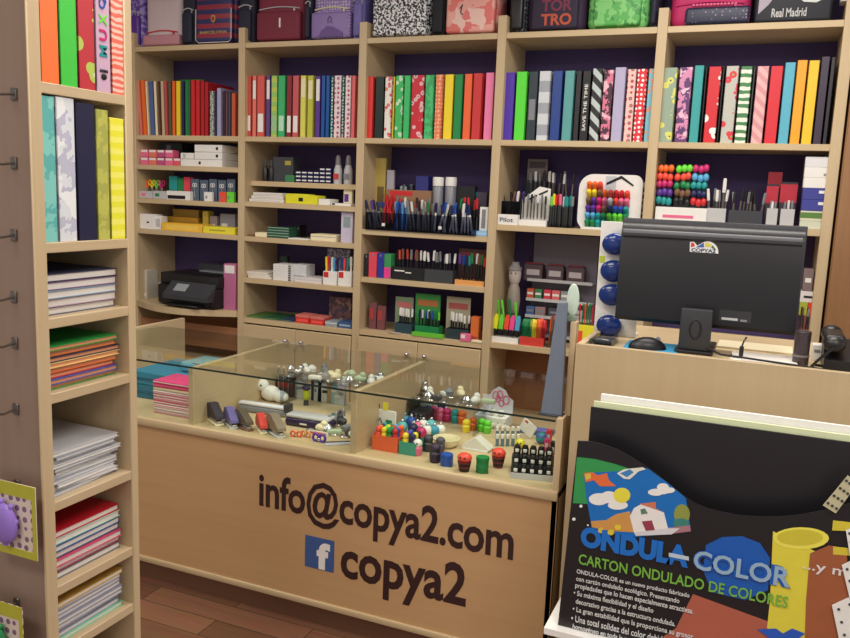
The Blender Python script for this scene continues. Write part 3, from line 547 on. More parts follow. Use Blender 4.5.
carton('grey_pack', 'left grey upright pack behind the lemon yellow box', 'packet', 210, 217, 216, z, Y0 + .1, .05, mat((160, 150, 160)), WHITE, (.2, .7, .2, .5))
carton('grey_pack', 'lilac grey pack at the right behind the lemon box', 'packet', 220, 235, 214, z, Y0 + .1, .05, mat((150, 150, 175)), WHITE, (.1, .5, .2, .5))
# --- printer
z = .852
a = hit(158, 300, 1, 3.97).x; b = hit(222, 300, 1, 3.97).x; cx = (a + b) / 2; hw = (b - a) / 2
pr = thing('printer', 'black multifunction inkjet printer on the curved beech shelf', 'printer', (cx, 3.93, z), R(-4))
q = MB(); q.box(-hw * .93, hw * .93, .0, .30, .008, .125, BLACK, .012, 3); q.box(-hw * .85, hw * .85, .02, .28, 0, .01, BLACK); q.build('body', pr)
q = MB(); q.box(-hw * .95, hw * .95, .03, .30, .126, .195, BLACK, .008, 2); q.build('scanner_lid', pr)
q = MB(); q.prism([(.03, .150), (-.05, .075), (-.05, .05), (.03, .05)], -hw * .55, hw * .9, DGREY, 'YZ'); cp = q.build('control_panel', pr)
q = MB(); q.prism([(.0145, .1376), (-.026, .0998), (-.026, .0990), (.0145, .1366)], -hw * .3, hw * .1, mat((150, 156, 160), .2), 'YZ'); q.build('screen', cp)
q = MB(); q.box(-hw * .5, hw * .6, -.06, .0, .012, .022, BLACK, .003); q.build('output_tray', pr)
q = MB(); q.box(-hw * .55, hw * .75, .26, .275, .195, .245, DGREY, .003); q.build('paper_feeder', pr)
q = MB(); q.box(-hw * .3, hw * .75, .20, .26, .1955, .205, GREY, .002); q.build('paper_sheet', pr)
q = MB(); q.box(-hw * 1.0, -hw * .955, .02, .2, .02, .13, GREY, .004); q.build('side_cover', pr)
carton('ink_carton', 'pink and purple carton standing right of the printer', 'box', 223.5, 235.5, 264, z, 4.0, .07, mat((190, 110, 150)), WHITE, (.1, .9, .8, .97))
carton('ink_carton', 'pale plastic container standing left of the printer', 'box', 139, 147, 270, z, 4.06, .1, mat((190, 185, 170)), WHITE, (.2, .8, .1, .2))
# --- bay 2
z = 1.62
for k in range(2):
    xc, ww, h = sl(262 + 6 * k, 267 + 6 * k, 160, z, 4.09); o = thing('toner_bottle', 'small black bottle, %s of the pair on second bay shelf' % ['left', 'right'][k], 'bottle', (xc, 4.10, z), 0)
    b = MB(); b.lathe([(.016, 0), (.017, .01), (.017, h * .6), (.009, h * .7)], BLACK, n=12); b.build('bottle_body', o)
    b = MB(); b.lathe([(.010, h * .7), (.010, h)], DGREY, n=10); b.build('cap', o)
carton('dark_carton', 'dark grey carton with yellow emblem on shelf of second bay', 'box', 273, 293, 157, z, 4.10, .08, mat((60, 62, 68)), mat((170, 160, 60)), (.6, .9, .68, .85))
carton('green_pack', 'small green packet at the foot of the dark grey carton', 'packet', 285, 294, 175, z, 4.085, .01, mat((60, 130, 80)))
g = 'little black and white boxes stacked in second bay'
for cc in range(6):
    for r_ in range(4 if cc > 3 else 3):
        carton('lead_box', 'tiny black and white box, %s row from the bottom, %s column from the left' % (ORD[r_], ORD[cc]), 'box', 295.5 + cc * 6, 301 + cc * 6, 175, z + r_ * .022, 4.09, .06, NAVY, WHITE, (.1, .9, .45, .8), g, h=.021)
for k in range(2):
    xc, ww, h = sl(332.5 + 10.2 * k, 340.5 + 10.2 * k, 155, z, 4.08); o = thing('glue_bottle', 'white liquid bottle with dark neck, %s of the two in second bay' % ['left', 'right'][k], 'bottle', (xc, 4.10, z), 0)
    b = MB(); b.lathe([(.024, 0), (.025, .01), (.024, h * .5), (.017, h * .62), (.016, h * .66)], LGREY, n=14); b.build('bottle_body', o)
    b = MB(); b.lathe([(.017, h * .66), (.015, h * .9), (.008, h)], mat((120, 116, 120)), n=12); b.build('cap', o)
    b = MB(); b.box(-.016, .016, -.0262, -.024, h * .16, h * .36, mat((200, 60, 60)) if k == 0 else GREY); b.build('printed_label', o)
z = 1.50
g = 'white paper packs on the second bay shelf'
for r_ in range(3):
    carton('paper_pack', 'white paper pack, %s of the three at left in second bay' % ['lowest', 'middle', 'topmost'][r_], 'pack', 249 + r_ * 2, 284 - r_, 195, z + r_ * .0185, Y0, .14, mat((225, 220, 214)), mat((200, 190, 184)), (.1, .9, .4, .55), g, h=.018)
carton('yellow_pack', 'bright yellow flat pack with black print, second bay', 'pack', 285.5, 317, 195, z, Y0 - .01, .1, mat((226, 222, 40)), BLACK, (.42, .56, .3, .7))
carton('yellow_pack', 'smaller yellow flat pack lying on the bright one, second bay', 'pack', 286.5, 308, 193, z + .041, Y0, .08, mat((214, 214, 44)), mat((120, 110, 40)), (.1, .7, .2, .4), h=.015)
carton('label_pack', 'thin white pack right of the yellow packs', 'pack', 318.5, 330, 199, z, Y0, .1, WHITE)
carton('label_pack', 'thin white pack with dark clip at shelf right, second bay', 'pack', 331, 351, 202, z, Y0, .1, WHITE, BLACK, (.05, .2, .3, .9), h=.014)
carton('purple_card', 'small cream card with purple motif leaning at the upright', 'card', 343.5, 352, 188, z + .0145, 4.08, .02, CREAM, PURPLE, (.1, .6, .1, .6))
z = 1.298
carton('label_pack', 'thin cream pack at the left end of green stack', 'pack', 255, 266.5, 232.5, z, Y0, .08, CREAM)
carton('clip_strip', 'short dark brown strip at the left shelf edge', 'strip', 246, 253, 234, z, Y0, .05, BROWN, h=.008)
g = 'green boxes stacked in second bay'
for r_ in range(4):
    carton('green_box', 'flat green box with pale edge, %s of the four in green stack' % (ORD[r_] + ' from the bottom'), 'box', 267.5, 289, 228, z + r_ * .0155, Y0, .12, mat((40, 84, 66)), mat((170, 200, 180)), (0.02, .98, .75, .95), g, h=.015)
for k in range(3):
    carton('black_case', 'slim upright black case, %s right of the green stack' % ORD[k], 'case', 290 + k * 3.3, 292.6 + k * 3.3, 225, z, Y0 + .09, .08, BLACK, GREY, (.1, .9, .7, .75))
carton('paper_pack', 'loose white sheet pack in front of black cases', 'pack', 288, 308, 235, z, Y0 - .015, .08, WHITE, h=.007)
carton('paper_pack', 'cream box with thin lid at right of third small shelf', 'pack', 310.5, 336, 234.5, z, Y0, .12, CREAM, mat((180, 175, 160)), (0, 1, .6, .7))
carton('tall_box', 'tall pale lilac box with grey picture at right, second bay', 'box', 341, 352.5, 212, z, Y0, .06, mat((206, 196, 220)), mat((140, 160, 160)), (.2, .8, .5, .85))
z = 1.053
g = 'papers on the fourth small shelf of second bay'
for r_ in range(3):
    carton('paper_pack', 'loose white paper pad, %s of the three at left end' % ['lowest', 'middle', 'topmost'][r_], 'pad', 248 - r_ * .5, 271 - r_ * 2, 275, z + r_ * .0125, Y0, .16, mat((224, 218, 206)), None, group=g, h=.012, rz=.03 * r_)
g = 'white spiral notepads in second bay'
for r_ in range(7):
    xc, ww, h = sl(273, 291, 270, z, Y0)
    o = thing('notepad', 'white notepad with black spiral, %s from the bottom of the spiral pile' % ORD[r_], 'notepad', (xc, Y0, z + r_ * .0135), 0, g)
    b = MB(); b.box(-ww / 2, ww / 2, 0, .12, 0, .013, mat((232, 230, 228)), .001); b.build('pages', o)
    b = MB(); [b.box(ww / 2 - .018 + .006 * j, ww / 2 - .014 + .006 * j, -.002, .002, .002, .011, BLACK) for j in range(3)]; b.build('spiral', o)
carton('paper_pack', 'grey white block behind right of the spiral pile', 'pad', 292.5, 306, 264.5, z, Y0 + .03, .1, mat((206, 206, 210)), GREY, (.1, .9, .3, .35))
carton('pen_jar', 'small dark green plant-like bundle above the spiral pile', 'bundle', 280, 287, 256, z, Y0 + .15, .03, mat((30, 54, 44)))
for r_ in range(2):
    carton('envelope_pack', 'white envelope pack, %s one right of the spiral pile' % ['lower', 'upper'][r_], 'pack', 295 + 3 * r_, 321, 280, z + r_ * .0155, Y0 - .005, .14, mat((220, 214, 214)), None, rz=-.02 * r_, h=.015)
for k, (a, b_) in enumerate([(323, 336.5), (338, 351.5)]):
    xc, ww, h = sl(a, b_, 272, z, Y0)
    o, _ = carton('marker_box', '%s white display box of markers with red mark, second bay' % ['left', 'right'][k], 'box', a, b_, 271.5, z, Y0, .05, WHITE, RED, (.05, .4, .55, .95))
    pens([['yellow', 'red', 'white', 'sky blue', 'navy'], ['blue', 'coral', 'teal', 'red', 'white']][k], xc - ww / 2 + .004, xc + ww / 2 - .004, Y0 + .02, z + h, 'in the %s white display box, second bay' % ['left', 'right'][k], 'markers in the white display boxes', 'solid', lean=.05, up=-.075, yj=.008)
carton('header_card', 'grey speckled header card behind the white marker boxes', 'card', 327, 350, 249, z, Y0 + .08, .004, pat('blotch', (160, 150, 170), (90, 90, 100), None, 60))
z = .815
for k, (a, b_, yt, cm, nm) in enumerate([(245, 262, 316, mat((70, 110, 50)), 'olive green'), (262.5, 280, 318, mat((40, 90, 60)), 'dark green'), (280.5, 292, 320, mat((50, 70, 100)), 'blue grey')]):
    carton('flat_folder_pack', '%s flat pack on the bottom shelf, second bay' % nm, 'pack', a, b_, yt, z, Y0, .2, cm, mat((120, 160, 90)), (.1, .8, .5, .7))
for k, (a, b_) in enumerate([(295.5, 309), (310, 323.5)]):
    carton('red_box', '%s red box with pale lid on bottom shelf, second bay' % ['left', 'right'][k], 'box', a, b_, 315 + 2 * k, z, Y0, .1, mat((214, 50, 50)), mat((240, 90, 80)), (.1, .9, .2, .5), 'red boxes', lid=mat((216, 120, 110)))
carton('picture_box', 'brownish pictured box leaning at the back, bottom shelf', 'box', 329, 351, 297, z, Y0 + .14, .04, pat('blotch', (130, 90, 90), (80, 70, 90), (170, 140, 130), 30))
carton('grey_box', 'grey striped small box right of the red boxes', 'box', 325, 337, 321.5, z, Y0, .1, mat((150, 160, 170)), WHITE, (0, 1, .6, .75))
carton('grey_box', 'blue box at the far right bottom shelf, second bay', 'box', 338, 351.5, 322, z, Y0, .1, mat((60, 90, 140)), mat((150, 180, 200)), (.1, .9, .3, .6))
# --- bay 3 upper: smoked tray of pens
z = 1.381
tx0 = hit(365, 220, 1, 3.99).x; tx1 = hit(476, 220, 1, 3.99).x
tray('pen_tray', 'long smoked plastic tray of loose pens, third bay', 'tray', tx0, tx1, 3.995, 4.09, z, .095, SMOKE, .002, (-.21, .12))
WH = 'in the smoked tray'; G3 = 'pens in the long smoked tray of third bay'
sp = lambda u: tx0 + (tx1 - tx0) * u
pens(['navy', 'blue', 'purple', 'black', 'blue', 'navy', 'black', 'blue'], sp(.02), sp(.17), 4.04, z, WH + ' at its left end', G3, 'clear', lean=.3, up=.006)
pens(['red'] * 6, sp(.12), sp(.24), 4.04, z, WH + ' near the left', G3, 'solid', lean=.3, up=.035)
pens(['blue', 'sky blue', 'blue', 'sky blue', 'blue', 'sky blue'], sp(.24), sp(.37), 4.04, z, WH + ' left of centre', G3, 'solid', lean=.15, up=.004)
pens(['brown', 'grey', 'white', 'black', 'grey', 'brown', 'grey', 'white', 'green', 'grey', 'brown'], sp(.37), sp(.62), 4.04, z, WH + ' at its middle', G3, 'clear', lean=.18, up=.004)
pens(['navy', 'blue', 'white', 'navy', 'blue', 'navy', 'blue', 'white', 'navy', 'blue', 'navy'], sp(.61), sp(.97), 4.02, z, WH + ' at its right', G3, 'white', lean=.25, up=-.0 + .004)
pens(['green', 'green', 'red', 'red', 'red', 'red'], sp(.78), sp(.99), 4.07, z, WH + ' back right', G3, 'dark', lean=.15, up=.03)
carton('brown_box', 'low brown and tan box behind the smoked tray', 'box', 385, 430, 190, z, 4.12, .05, mat((150, 110, 80)), RED, (.1, .6, .86, .97))
zt = z
carton('yellow_card', 'yellowish card display standing at left upright, third bay', 'card', 372, 385, 158, z, 4.16, .02, mat((190, 170, 90)), mat((120, 100, 60)), (.4, .9, .3, .6))
carton('white_card', 'white packet card beside the yellowish display, third bay', 'card', 386, 393, 170, z, 4.15, .02, mat((170, 165, 175)), GREY, (.2, .8, .3, .6))
carton('navy_box', 'plain navy blue box behind the smoked tray', 'box', 415, 427, 176, z, 4.14, .06, mat((40, 44, 120)))
cup = lambda a, b_, yt, Y, cm, lab, zz: tray('pen_cup', lab, 'cup', *[sl(a, b_, yt, zz, Y)[0] + k * sl(a, b_, yt, zz, Y)[1] / 2 for k in (-1, 1)], Y, Y + .04, zz, sl(a, b_, yt, zz, Y)[2], cm)
cup(397, 412, 185, 4.17, ACR, 'clear cup of silver pens at back, third bay', z)
pens(['white', 'grey', 'white', 'black', 'grey'], sl(397, 412, 185, z, 4.17)[0] - .04, sl(397, 412, 185, z, 4.17)[0] + .04, 4.19, z, 'in the back clear cup', 'silver pens in the back cup', 'silver', up=.09, lean=.15, yj=.006)
for k in range(2):
    a = 430.5 + 12.7 * k; xc, ww, h = sl(a, a + 10, 177, z, 4.13); o = thing('lead_jar', 'clear jar with white lid, %s of the two in third bay' % ['left', 'right'][k], 'jar', (xc, 4.16, z), 0)
    b = MB(); b.lathe([(.028, 0), (.03, .008), (.03, h * .82), (.026, h * .84)], mat((130, 132, 140), .3), n=16); b.build('jar_body', o)
    b = MB(); b.lathe([(.0305, h * .84), (.031, h * .98), (.029, h)], WHITE, n=16); b.build('lid', o)
cup(446, 474, 186, 4.17, BLACK, 'dark stand of assorted pens at back right, third bay', z)
xc, ww, h = sl(446, 474, 186, z, 4.17)
pens(['white', 'black', 'white', 'coral', 'coral', 'white', 'sky blue', 'blue', 'teal'], xc - ww / 2 + .006, xc + ww / 2 - .006, 4.19, z, 'in the dark back stand', 'pens in the dark back stand of third bay', 'silver', up=.075, lean=.1, yj=.008)
carton('grey_pack', 'dark grey pack under the upright at right, third bay', 'pack', 476, 486, 192, z, 4.12, .05, mat((70, 60, 80)), GREY, (.1, .7, .1, .3))
carton('sky_box', 'pale blue flat box at the shelf edge, third bay', 'box', 471, 487, 228, z, 3.995 + .01, .12, mat((140, 190, 225)), mat((170, 210, 236)), (.05, .95, .3, .7), h=.027)
carton('white_box', 'upright white box standing on the pale blue box', 'box', 479.5, 488, 207, z + .0275, 4.03, .05, WHITE, GREY, (.25, .7, .1, .9))
for k in range(4):
    x = hit(384.5 + k * 5, 151, 1, 4.22).x
    q = MB(); q.lathe([(.008, 0), (.010, .006), (.010, .020), (.004, .026)], LGREY, n=10); q.cyl((0, 0, -.17), (0, 0, 0), .006, .006, BLACK, 8)
    o = q.build('brush', None, (x, 4.24, z + .1715)); tag(o, 'black brush with pale round tip, %s from the left at the back of third bay' % ORD[k], 'brush', 'black brushes at the back of third bay')
xs = hit(388, 195, 1, 4.11).x, hit(430, 195, 1, 4.11).x
pens(['red', 'red', 'grey', 'red', 'white', 'grey', 'red', 'black', 'white', 'grey'], xs[0], xs[1], 4.105, z, 'behind the smoked tray before the brown box', 'pens before the brown box', 'clear', up=.02, lean=.12, yj=.003)
xs = hit(432, 195, 1, 4.11).x, hit(470, 195, 1, 4.11).x
pens(['navy', 'grey', 'navy', 'black', 'grey', 'navy', 'green', 'green'], xs[0], xs[1], 4.105, z, 'behind the smoked tray below the jars', 'pens below the jars', 'dark', up=.0, lean=.12, yj=.003)
# --- bay 3 second
z = 1.118
for k, (a, b_, yt, cm, nm) in enumerate([(364, 368.2, 254, BLACK, 'black'), (368.6, 376.5, 252.5, mat((226, 70, 90)), 'pinkish red'), (377, 383.6, 253, mat((40, 50, 150)), 'deep blue'), (384, 390.6, 254, mat((60, 150, 90)), 'green and pink')]):
    o, h = carton('pencil_case', '%s upright soft pencil case at left of third bay' % nm, 'case', a, b_, yt, z, Y0, .07, cm, mat((236, 60, 150)) if k == 3 else GREY, (.0, 1, .02, .45) if k == 3 else (.4, .6, .85, .95))
tx = [hit(392, 270, 1, Y0).x, hit(424, 270, 1, Y0).x, hit(453, 270, 1, Y0).x, hit(456, 270, 1, Y0).x, hit(485, 270, 1, Y0).x]
t = tray('pen_holder', 'black pen holder with white script, third bay middle shelf', 'holder', tx[0], tx[1], Y0, Y0 + .07, z, .07, BLACK)
q = MB(); q.box(-.08, -.02, -.0012, -.0003, .045, .052, WHITE); q.box(-.015, .02, -.0012, -.0003, .038, .044, WHITE); q.build('script_line', t)
tray('pen_holder', 'plain black pen holder right of the scripted one', 'holder', tx[1] + .003, tx[2], Y0, Y0 + .07, z, .07, DGREY)
pens(['black', 'coral', 'brown', 'coral', 'grey', 'coral', 'brown', 'white', 'white'], tx[0] + .006, tx[1] - .006, Y0 + .035, z, 'in the black scripted holder', 'pens in the black holders', 'dark', up=.005, lean=.08)
pens(['white', 'white', 'grey', 'grey', 'grey', 'grey', 'white', 'grey', 'white'], tx[1] + .01, tx[2] - .006, Y0 + .035, z, 'in the plain black holder', 'pens in the black holders', 'dark', up=.005, lean=.1)
tray('pen_tray', 'orange and cream tray holding coloured pens, third bay', 'tray', tx[3], tx[4], Y0 - .01, Y0 + .07, z, .028, mat((226, 160, 90)))
pens(['purple', 'blue', 'navy', 'teal', 'green', 'white', 'brown', 'green', 'red'], tx[3] + .006, tx[4] - .006, Y0 + .03, z, 'in the orange and cream tray', 'pens in the orange tray of third bay', 'dark', up=.004, lean=.03)
carton('header_card', 'brown header card behind the orange pen tray', 'card', 458, 487, 249, z, Y0 + .1, .004, mat((96, 60, 56)), mat((150, 60, 60)), (.1, .9, .8, .9))
# --- bay 3 third
z = .823
for k, (a, b_, yt, cl, hd) in enumerate([(395, 412, 311, ['white'] * 6, 'red'), (415, 439, 312, ['navy', 'white', 'blue', 'white', 'navy', 'blue', 'green', 'lime'], 'green'), (446, 469, 314, ['white'] * 7, 'black')]):
    xc, ww, h = sl(a, b_, yt, z, Y0)
    lab = ['left', 'middle', 'right'][k]
    tray('pen_box', '%s open box of pens with %s header card on bottom shelf, third bay' % (lab, hd), 'box', xc - ww / 2, xc + ww / 2, Y0, Y0 + .06, z, .055, [mat((40, 70, 80)), GREEN, mat((40, 60, 66))][k])
    pens(cl, xc - ww / 2 + .005, xc + ww / 2 - .005, Y0 + .03, z, 'in the %s open box with %s header' % (lab, hd), 'pens in the open boxes of third bay', 'dark', up=.003, lean=.05, yj=.008, s=.84)
    carton('header_card', '%s header card with a drawn pencil above the pen boxes' % lab, 'card', a, b_ + 1, 297 if k != 1 else 294, z, Y0 + .062, .003, [mat((130, 150, 120)), mat((60, 150, 70)), mat((170, 165, 140))][k], [mat((200, 110, 110)), mat((190, 120, 70)), mat((180, 90, 90))][k], (.1, .9, .7, .85))
tray('green_tray', 'lime green low tray in front of the middle pen box', 'tray', hit(411, 335, 1, 3.99).x, hit(442, 335, 1, 3.99).x, 4.0 - .0, 4.028, z, .02, mat((110, 200, 60)))
carton('orange_pack', 'upright orange pack right of the pen boxes', 'pack', 470.5, 478.5, 317, z, Y0, .05, mat((214, 110, 50)), mat((150, 60, 40)), (.1, .9, .05, .2))
for k, (a, b_, yt) in enumerate([(369, 376, 303), (377, 385, 306)]):
    carton('blister_pack', '%s dull red hanging pack at left of bottom shelf' % ['left', 'right'][k], 'pack', a, b_, yt, z, Y0 + .03, .02, mat((120, 70, 76)), mat((180, 60, 60)), (.1, .6, .4, .8))
carton('pink_eraser', 'pink and white soft packet at shelf front, third bay', 'packet', 460, 470, 334, z, 4.0, .03, PINK, WHITE, (.1, .5, .4, .9))
carton('pink_eraser', 'small white and red packet at the left shelf front', 'packet', 388, 400, 333, z, 4.0, .02, mat((210, 190, 180)), RED, (.1, .3, .2, .8))
carton('pink_eraser', 'flat cream packet at right shelf front, third bay', 'packet', 471, 482, 340, z, 4.0, .03, CREAM, h=.012)
# --- bay 4 upper
z = 1.446
xa = [hit(p, 205, 1, Y0).x for p in (499, 518, 520, 547, 549, 573)]
tray('pen_tray', 'smoked tray of dark pens at left of fourth bay', 'tray', xa[0], xa[1], Y0 + .04, Y0 + .10, z, .12, SMOKE)
pens(['purple', 'black', 'brown', 'black', 'purple', 'white', 'black', 'purple'], xa[0] + .006, xa[1] - .006, Y0 + .07, z, 'in the smoked tray of fourth bay', 'dark pens in the fourth bay', 'dark', up=.02, lean=.22)
o, h = carton('white_box', 'white product box with grey lettering, front left of fourth bay', 'box', 497.5, 517.5, 214.5, z, Y0 - .015, .04, WHITE)
lettering('box_writing', 'Pilot', mat((70, 80, 110)), -.04, .03, h * .3, h * .7, -.001, o, .01)
xc, ww, h = sl(520, 548, 172, z, Y0 + .02)
o = thing('pen_display', 'white cardboard pen display with tall striped back card, fourth bay', 'display', (xc, Y0 + .02, z))
q = MB(); q.box(-ww / 2, ww / 2, 0, .07, 0, .03, WHITE, .001); q.build('base', o)
q = MB(); q.prism([(-ww / 2, .02), (ww / 2, .02), (ww / 2, .19), (ww * .1, .20), (-ww / 2, .13)], .045, .05, WHITE); q.build('back_card', o)
q = MB(); q.prism([(-ww * .25, .14), (ww * .4, .185), (ww * .4, .175), (-ww * .25, .13)], .043, .0445, BLACK); q.build('printed_stripe', o)
pens(['black', 'grey', 'black', 'grey', 'white', 'grey', 'black'], xc - ww / 2 + .008, xc + ww / 2 - .008, Y0 + .04, z, 'in the white cardboard display', 'pens in the white cardboard display', 'silver', up=.0305, lean=.03, yj=.006, s=.8)
carton('header_card', 'grey brown upright pack above the white pen display, fourth bay', 'card', 526, 546, 159, z, 4.24, .01, mat((110, 100, 96)), mat((60, 56, 60)), (.1, .9, .86, .96))
cup(520, 545, 180, 4.18, ACR, 'clear tall stand behind the white display, fourth bay', z)
pens(['grey', 'white', 'grey', 'black', 'white', 'grey'], xc - ww / 2, xc + ww / 2, 4.20, z, 'in the clear tall stand', 'pens in the clear tall stand', 'silver', up=.12, lean=.04, yj=.006)
tray('pen_tray', 'clear tray of grey pencils with coloured tops, fourth bay', 'tray', xa[4], xa[5], Y0, Y0 + .05, z, .11, ACR)
pens(['lime', 'yellow', 'red', 'red', 'pink', 'white', 'teal', 'teal', 'teal', 'grey'], xa[4] + .004, xa[5] - .004, Y0 + .025, z, 'in the clear tray beside the marker carousel', 'grey pencils with coloured tops', 'silver', up=.003, lean=.02)
pens(['white', 'black', 'white', 'grey', 'black'], hit(552, 180, 1, 4.2).x, hit(575, 180, 1, 4.2).x, 4.2, z, 'standing at the back of fourth bay', 'pens at the back of fourth bay', 'silver', up=.12, lean=.15)
xs = hit(552, 180, 1, 4.2).x, hit(575, 180, 1, 4.2).x
tray('pen_riser', 'black riser block with pen slots at the back, fourth bay', 'riser', xs[0] - .01, xs[1] + .01, 4.17, 4.23, z, .14, BLACK)
# marker carousel (white rounded panel with rows of coloured markers)
xc, ww, h = sl(576, 640, 172, z, Y0 - .02)
o = thing('marker_organizer', 'white rounded organizer filled with rows of coloured markers, fourth bay', 'organizer', (xc, Y0 - .02, z))
q = MB(); pts = []
for cx_, cz_, a0 in ((ww / 2 - .04, h - .05, 0), (-ww / 2 + .07, h - .08, 90), (-ww / 2 + .05, .05, 180), (ww / 2 - .02, .02, 270)):
    rr = {0: .04, 90: .07, 180: .05, 270: .02}[a0]
    pts += [(cx_ + rr * math.cos(R(a0 + 15 * k)), cz_ + rr * math.sin(R(a0 + 15 * k))) for k in range(7)]
q.prism(pts, .05, .065, WHITE); q.box(-ww / 2 + .03, ww / 2 - .01, 0, .05, 0, .012, WHITE, .002); q.build('shell', o)
q = MB(); q.prism([(-.02, h * .82), (.05, h * .95), (.11, h * .80), (.11, h * .77), (.05, h * .9), (-.02, h * .78)], .047, .0495, BLACK); q.build('printed_stripe', o)
q = MB(); q.box(-.015, .015 + .02, -.006, .002, 0.012, h - .02, ACR); q.build('clear_strap', o)
rows = [(.20, ['orange', 'orange', 'coral']), (.162, ['yellow', 'yellow', 'brown', 'orange', 'coral', 'red', 'red', 'coral']), (.124, ['brown', 'purple', 'magenta', 'pink', 'white', 'coral', 'pink', 'pink']), (.086, ['purple', 'purple', 'magenta', 'brown', 'navy', 'blue', 'blue', 'teal']), (.050, ['sky blue', 'sky blue', 'teal', 'green', 'lime', 'lime', 'lime', 'green']), (.016, ['green', 'green', 'teal', 'teal', 'green'])]
nr = ['top', 'second', 'third', 'fourth', 'fifth', 'bottom']
for ri, (zr, cl) in enumerate(rows):
    cnt = {}
    for k, c in enumerate(cl):
        cnt[c] = cnt.get(c, 0) + 1
        def mk(c=c):
            b = MB(); b.lathe([(.011, -.035), (.0128, -.03), (.0128, 0)], CN[c], n=10); return b
        def mk2(c=c):
            b = MB(); b.lathe([(.0126, 0), (.0128, .012), (.010, .016)], CN[c], n=10); return b
        put('marker', '%s marker in the %s row of the white organizer, %s of its colour' % (c, nr[ri], ORD[cnt[c] - 1]), 'marker', [('barrel', cached(('barrel', 'm', c), mk)), ('cap', cached(('cap', 'm', c), mk2))],
            (xc - ww / 2 + .055 + k * .0265, Y0 - .02 + .03, z + zr + .016), (R(42), 0, 0), 'markers in the white organizer')
carton('beige_box', 'beige and white patterned box right of the organizer', 'box', 637, 643.5, 182, z, Y0 + .09, .06, pat('dots', (220, 206, 180), (110, 90, 90), None, 30))
# --- bay 4 lower
z = .834
xc, ww, h = sl(524, 590, 236, z, 4.16)
o = thing('wire_display_stand', 'tiered grey wire display stand of small boxes in fourth bay', 'display stand', (xc, 4.16, z))
q = MB(); q.box(-ww / 2, ww / 2, .15, .155, 0, h, mat((120, 114, 128)), .001); q.build('back_panel', o)
for zz in (.02, .12, .21, .315):
    q = MB(); q.box(-ww / 2, ww / 2, .05, .15, zz, zz + .003, LGREY); q.box(-ww / 2, ww / 2, .048, .05, zz, zz + .016, LGREY); q.build('tier', o)
for k, (a, b_) in enumerate([(524.5, 543), (547, 564), (567, 585)]):
    carton('plug_box', 'small red and dark box on the top tier, %s of three' % ['left', 'middle', 'right'][k], 'box', a, b_, 243, z + .3182, 4.215, .05, mat((90, 70, 80)), mat((205, 195, 200)), (.15, .85, .35, .7), 'boxes on the top tier', h=.085)
    carton('plug_label', 'red topped flat carton behind %s small box' % ['left', 'middle', 'right'][k], 'box', a + 1, b_ - 1, 241, z + .3182, 4.27, .03, mat((150, 60, 60)), None, h=.09)
for k, (a, b_, c1, nm) in enumerate([(527, 534, (200, 90, 60), 'orange'), (535, 542, (70, 130, 90), 'green'), (544, 551, (216, 60, 80), 'crimson'), (552, 560, (220, 110, 110), 'pink'), (561, 569, (140, 150, 150), 'grey'), (570, 578, (110, 150, 130), 'sage')]):
    carton('blade_pack', '%s small pack on the middle tier of wire stand' % nm, 'pack', a, b_, 276, z + .2132, 4.215, .04, mat(c1), WHITE, (.1, .9, .5, .7), 'packs on the middle tier', h=.06)
for k, (a, b_, c1, nm) in enumerate([(526, 534, (70, 100, 150), 'blue'), (535, 545, (150, 120, 120), 'taupe'), (548, 570, (70, 70, 84), 'long dark'), (571, 582, (180, 180, 180), 'pale grey')]):
    carton('blade_pack', '%s box on the lower tier of wire stand' % nm, 'pack', a, b_, 300, z + .1232, 4.215, .05, mat(c1), GREY, (.1, .9, .5, .7), 'boxes on the lower tier', h=.055)
# plush figure
xc, ww, h = sl(504, 521, 262, z, Y0 + .12)
o = thing('figurine_bottle', 'pale figurine with round face standing on a green base, fourth bay', 'figurine', (xc, Y0 + .14, z))
q = MB(); q.lathe([(.03, 0), (.034, .02), (.03, h * .35)], mat((70, 110, 60)), n=14); q.build('base', o)
q = MB(); q.lathe([(.03, h * .35), (.036, h * .5), (.03, h * .66), (.02, h * .72)], mat((150, 140, 130)), n=14); q.build('body', o)
q = MB(); q.ball((0, 0, h * .84), (.034, .03, h * .16), mat((190, 180, 175)), 14); q.ball((-.012, -.028, h * .86), .004, BLACK, 6); q.ball((.012, -.028, h * .86), .004, BLACK, 6); q.build('head', o)
q = MB(); q.lathe([(.036, h * .9), (.036, h * .93), (.022, h * .95), (.02, h)], mat((150, 148, 150)), n=14); q.build('hat', o)
xh = [hit(p, 320, 1, Y0).x for p in (488, 519, 521, 545, 547, 562)]
tray('highlighter_stand', 'white low stand under the fluorescent highlighters', 'stand', xh[0], xh[1], Y0, Y0 + .06, z, .03, WHITE)
def hls(names, x0, x1, where, g, up=.0):
    cnt = {}
    for k, c in enumerate(names):
        cnt[c] = cnt.get(c, 0) + 1; w_ = (x1 - x0) / len(names)
        put('highlighter', '%s highlighter %s, %s of its colour' % (c, where, ORD[cnt[c] - 1]), 'highlighter', hl_mesh({'lime': mat((120, 220, 70), .35), 'yellow': mat((240, 240, 40), .35), 'coral': mat((250, 80, 60), .35), 'pink': mat((250, 80, 160), .35)}.get(c, CN[c])), (x0 + w_ * (k + .5), Y0 + .03, z + up), (0, .09, 0), g)
hls(['yellow', 'lime', 'coral', 'pink', 'sky blue'], xh[0] + .014, xh[1] - .004, 'in the white low stand', 'highlighters in the white stand', .0325)
t = tray('marker_tray', 'clear tray with red front full of green to red markers', 'tray', xh[2], xh[3], Y0, Y0 + .05, z, .10, ACR)
q = MB(); q.box(xh[2] - (xh[2] + xh[3]) / 2, xh[3] - (xh[2] + xh[3]) / 2, -.002, -.0005, 0, .045, mat((206, 60, 50))); q.build('red_front', t)
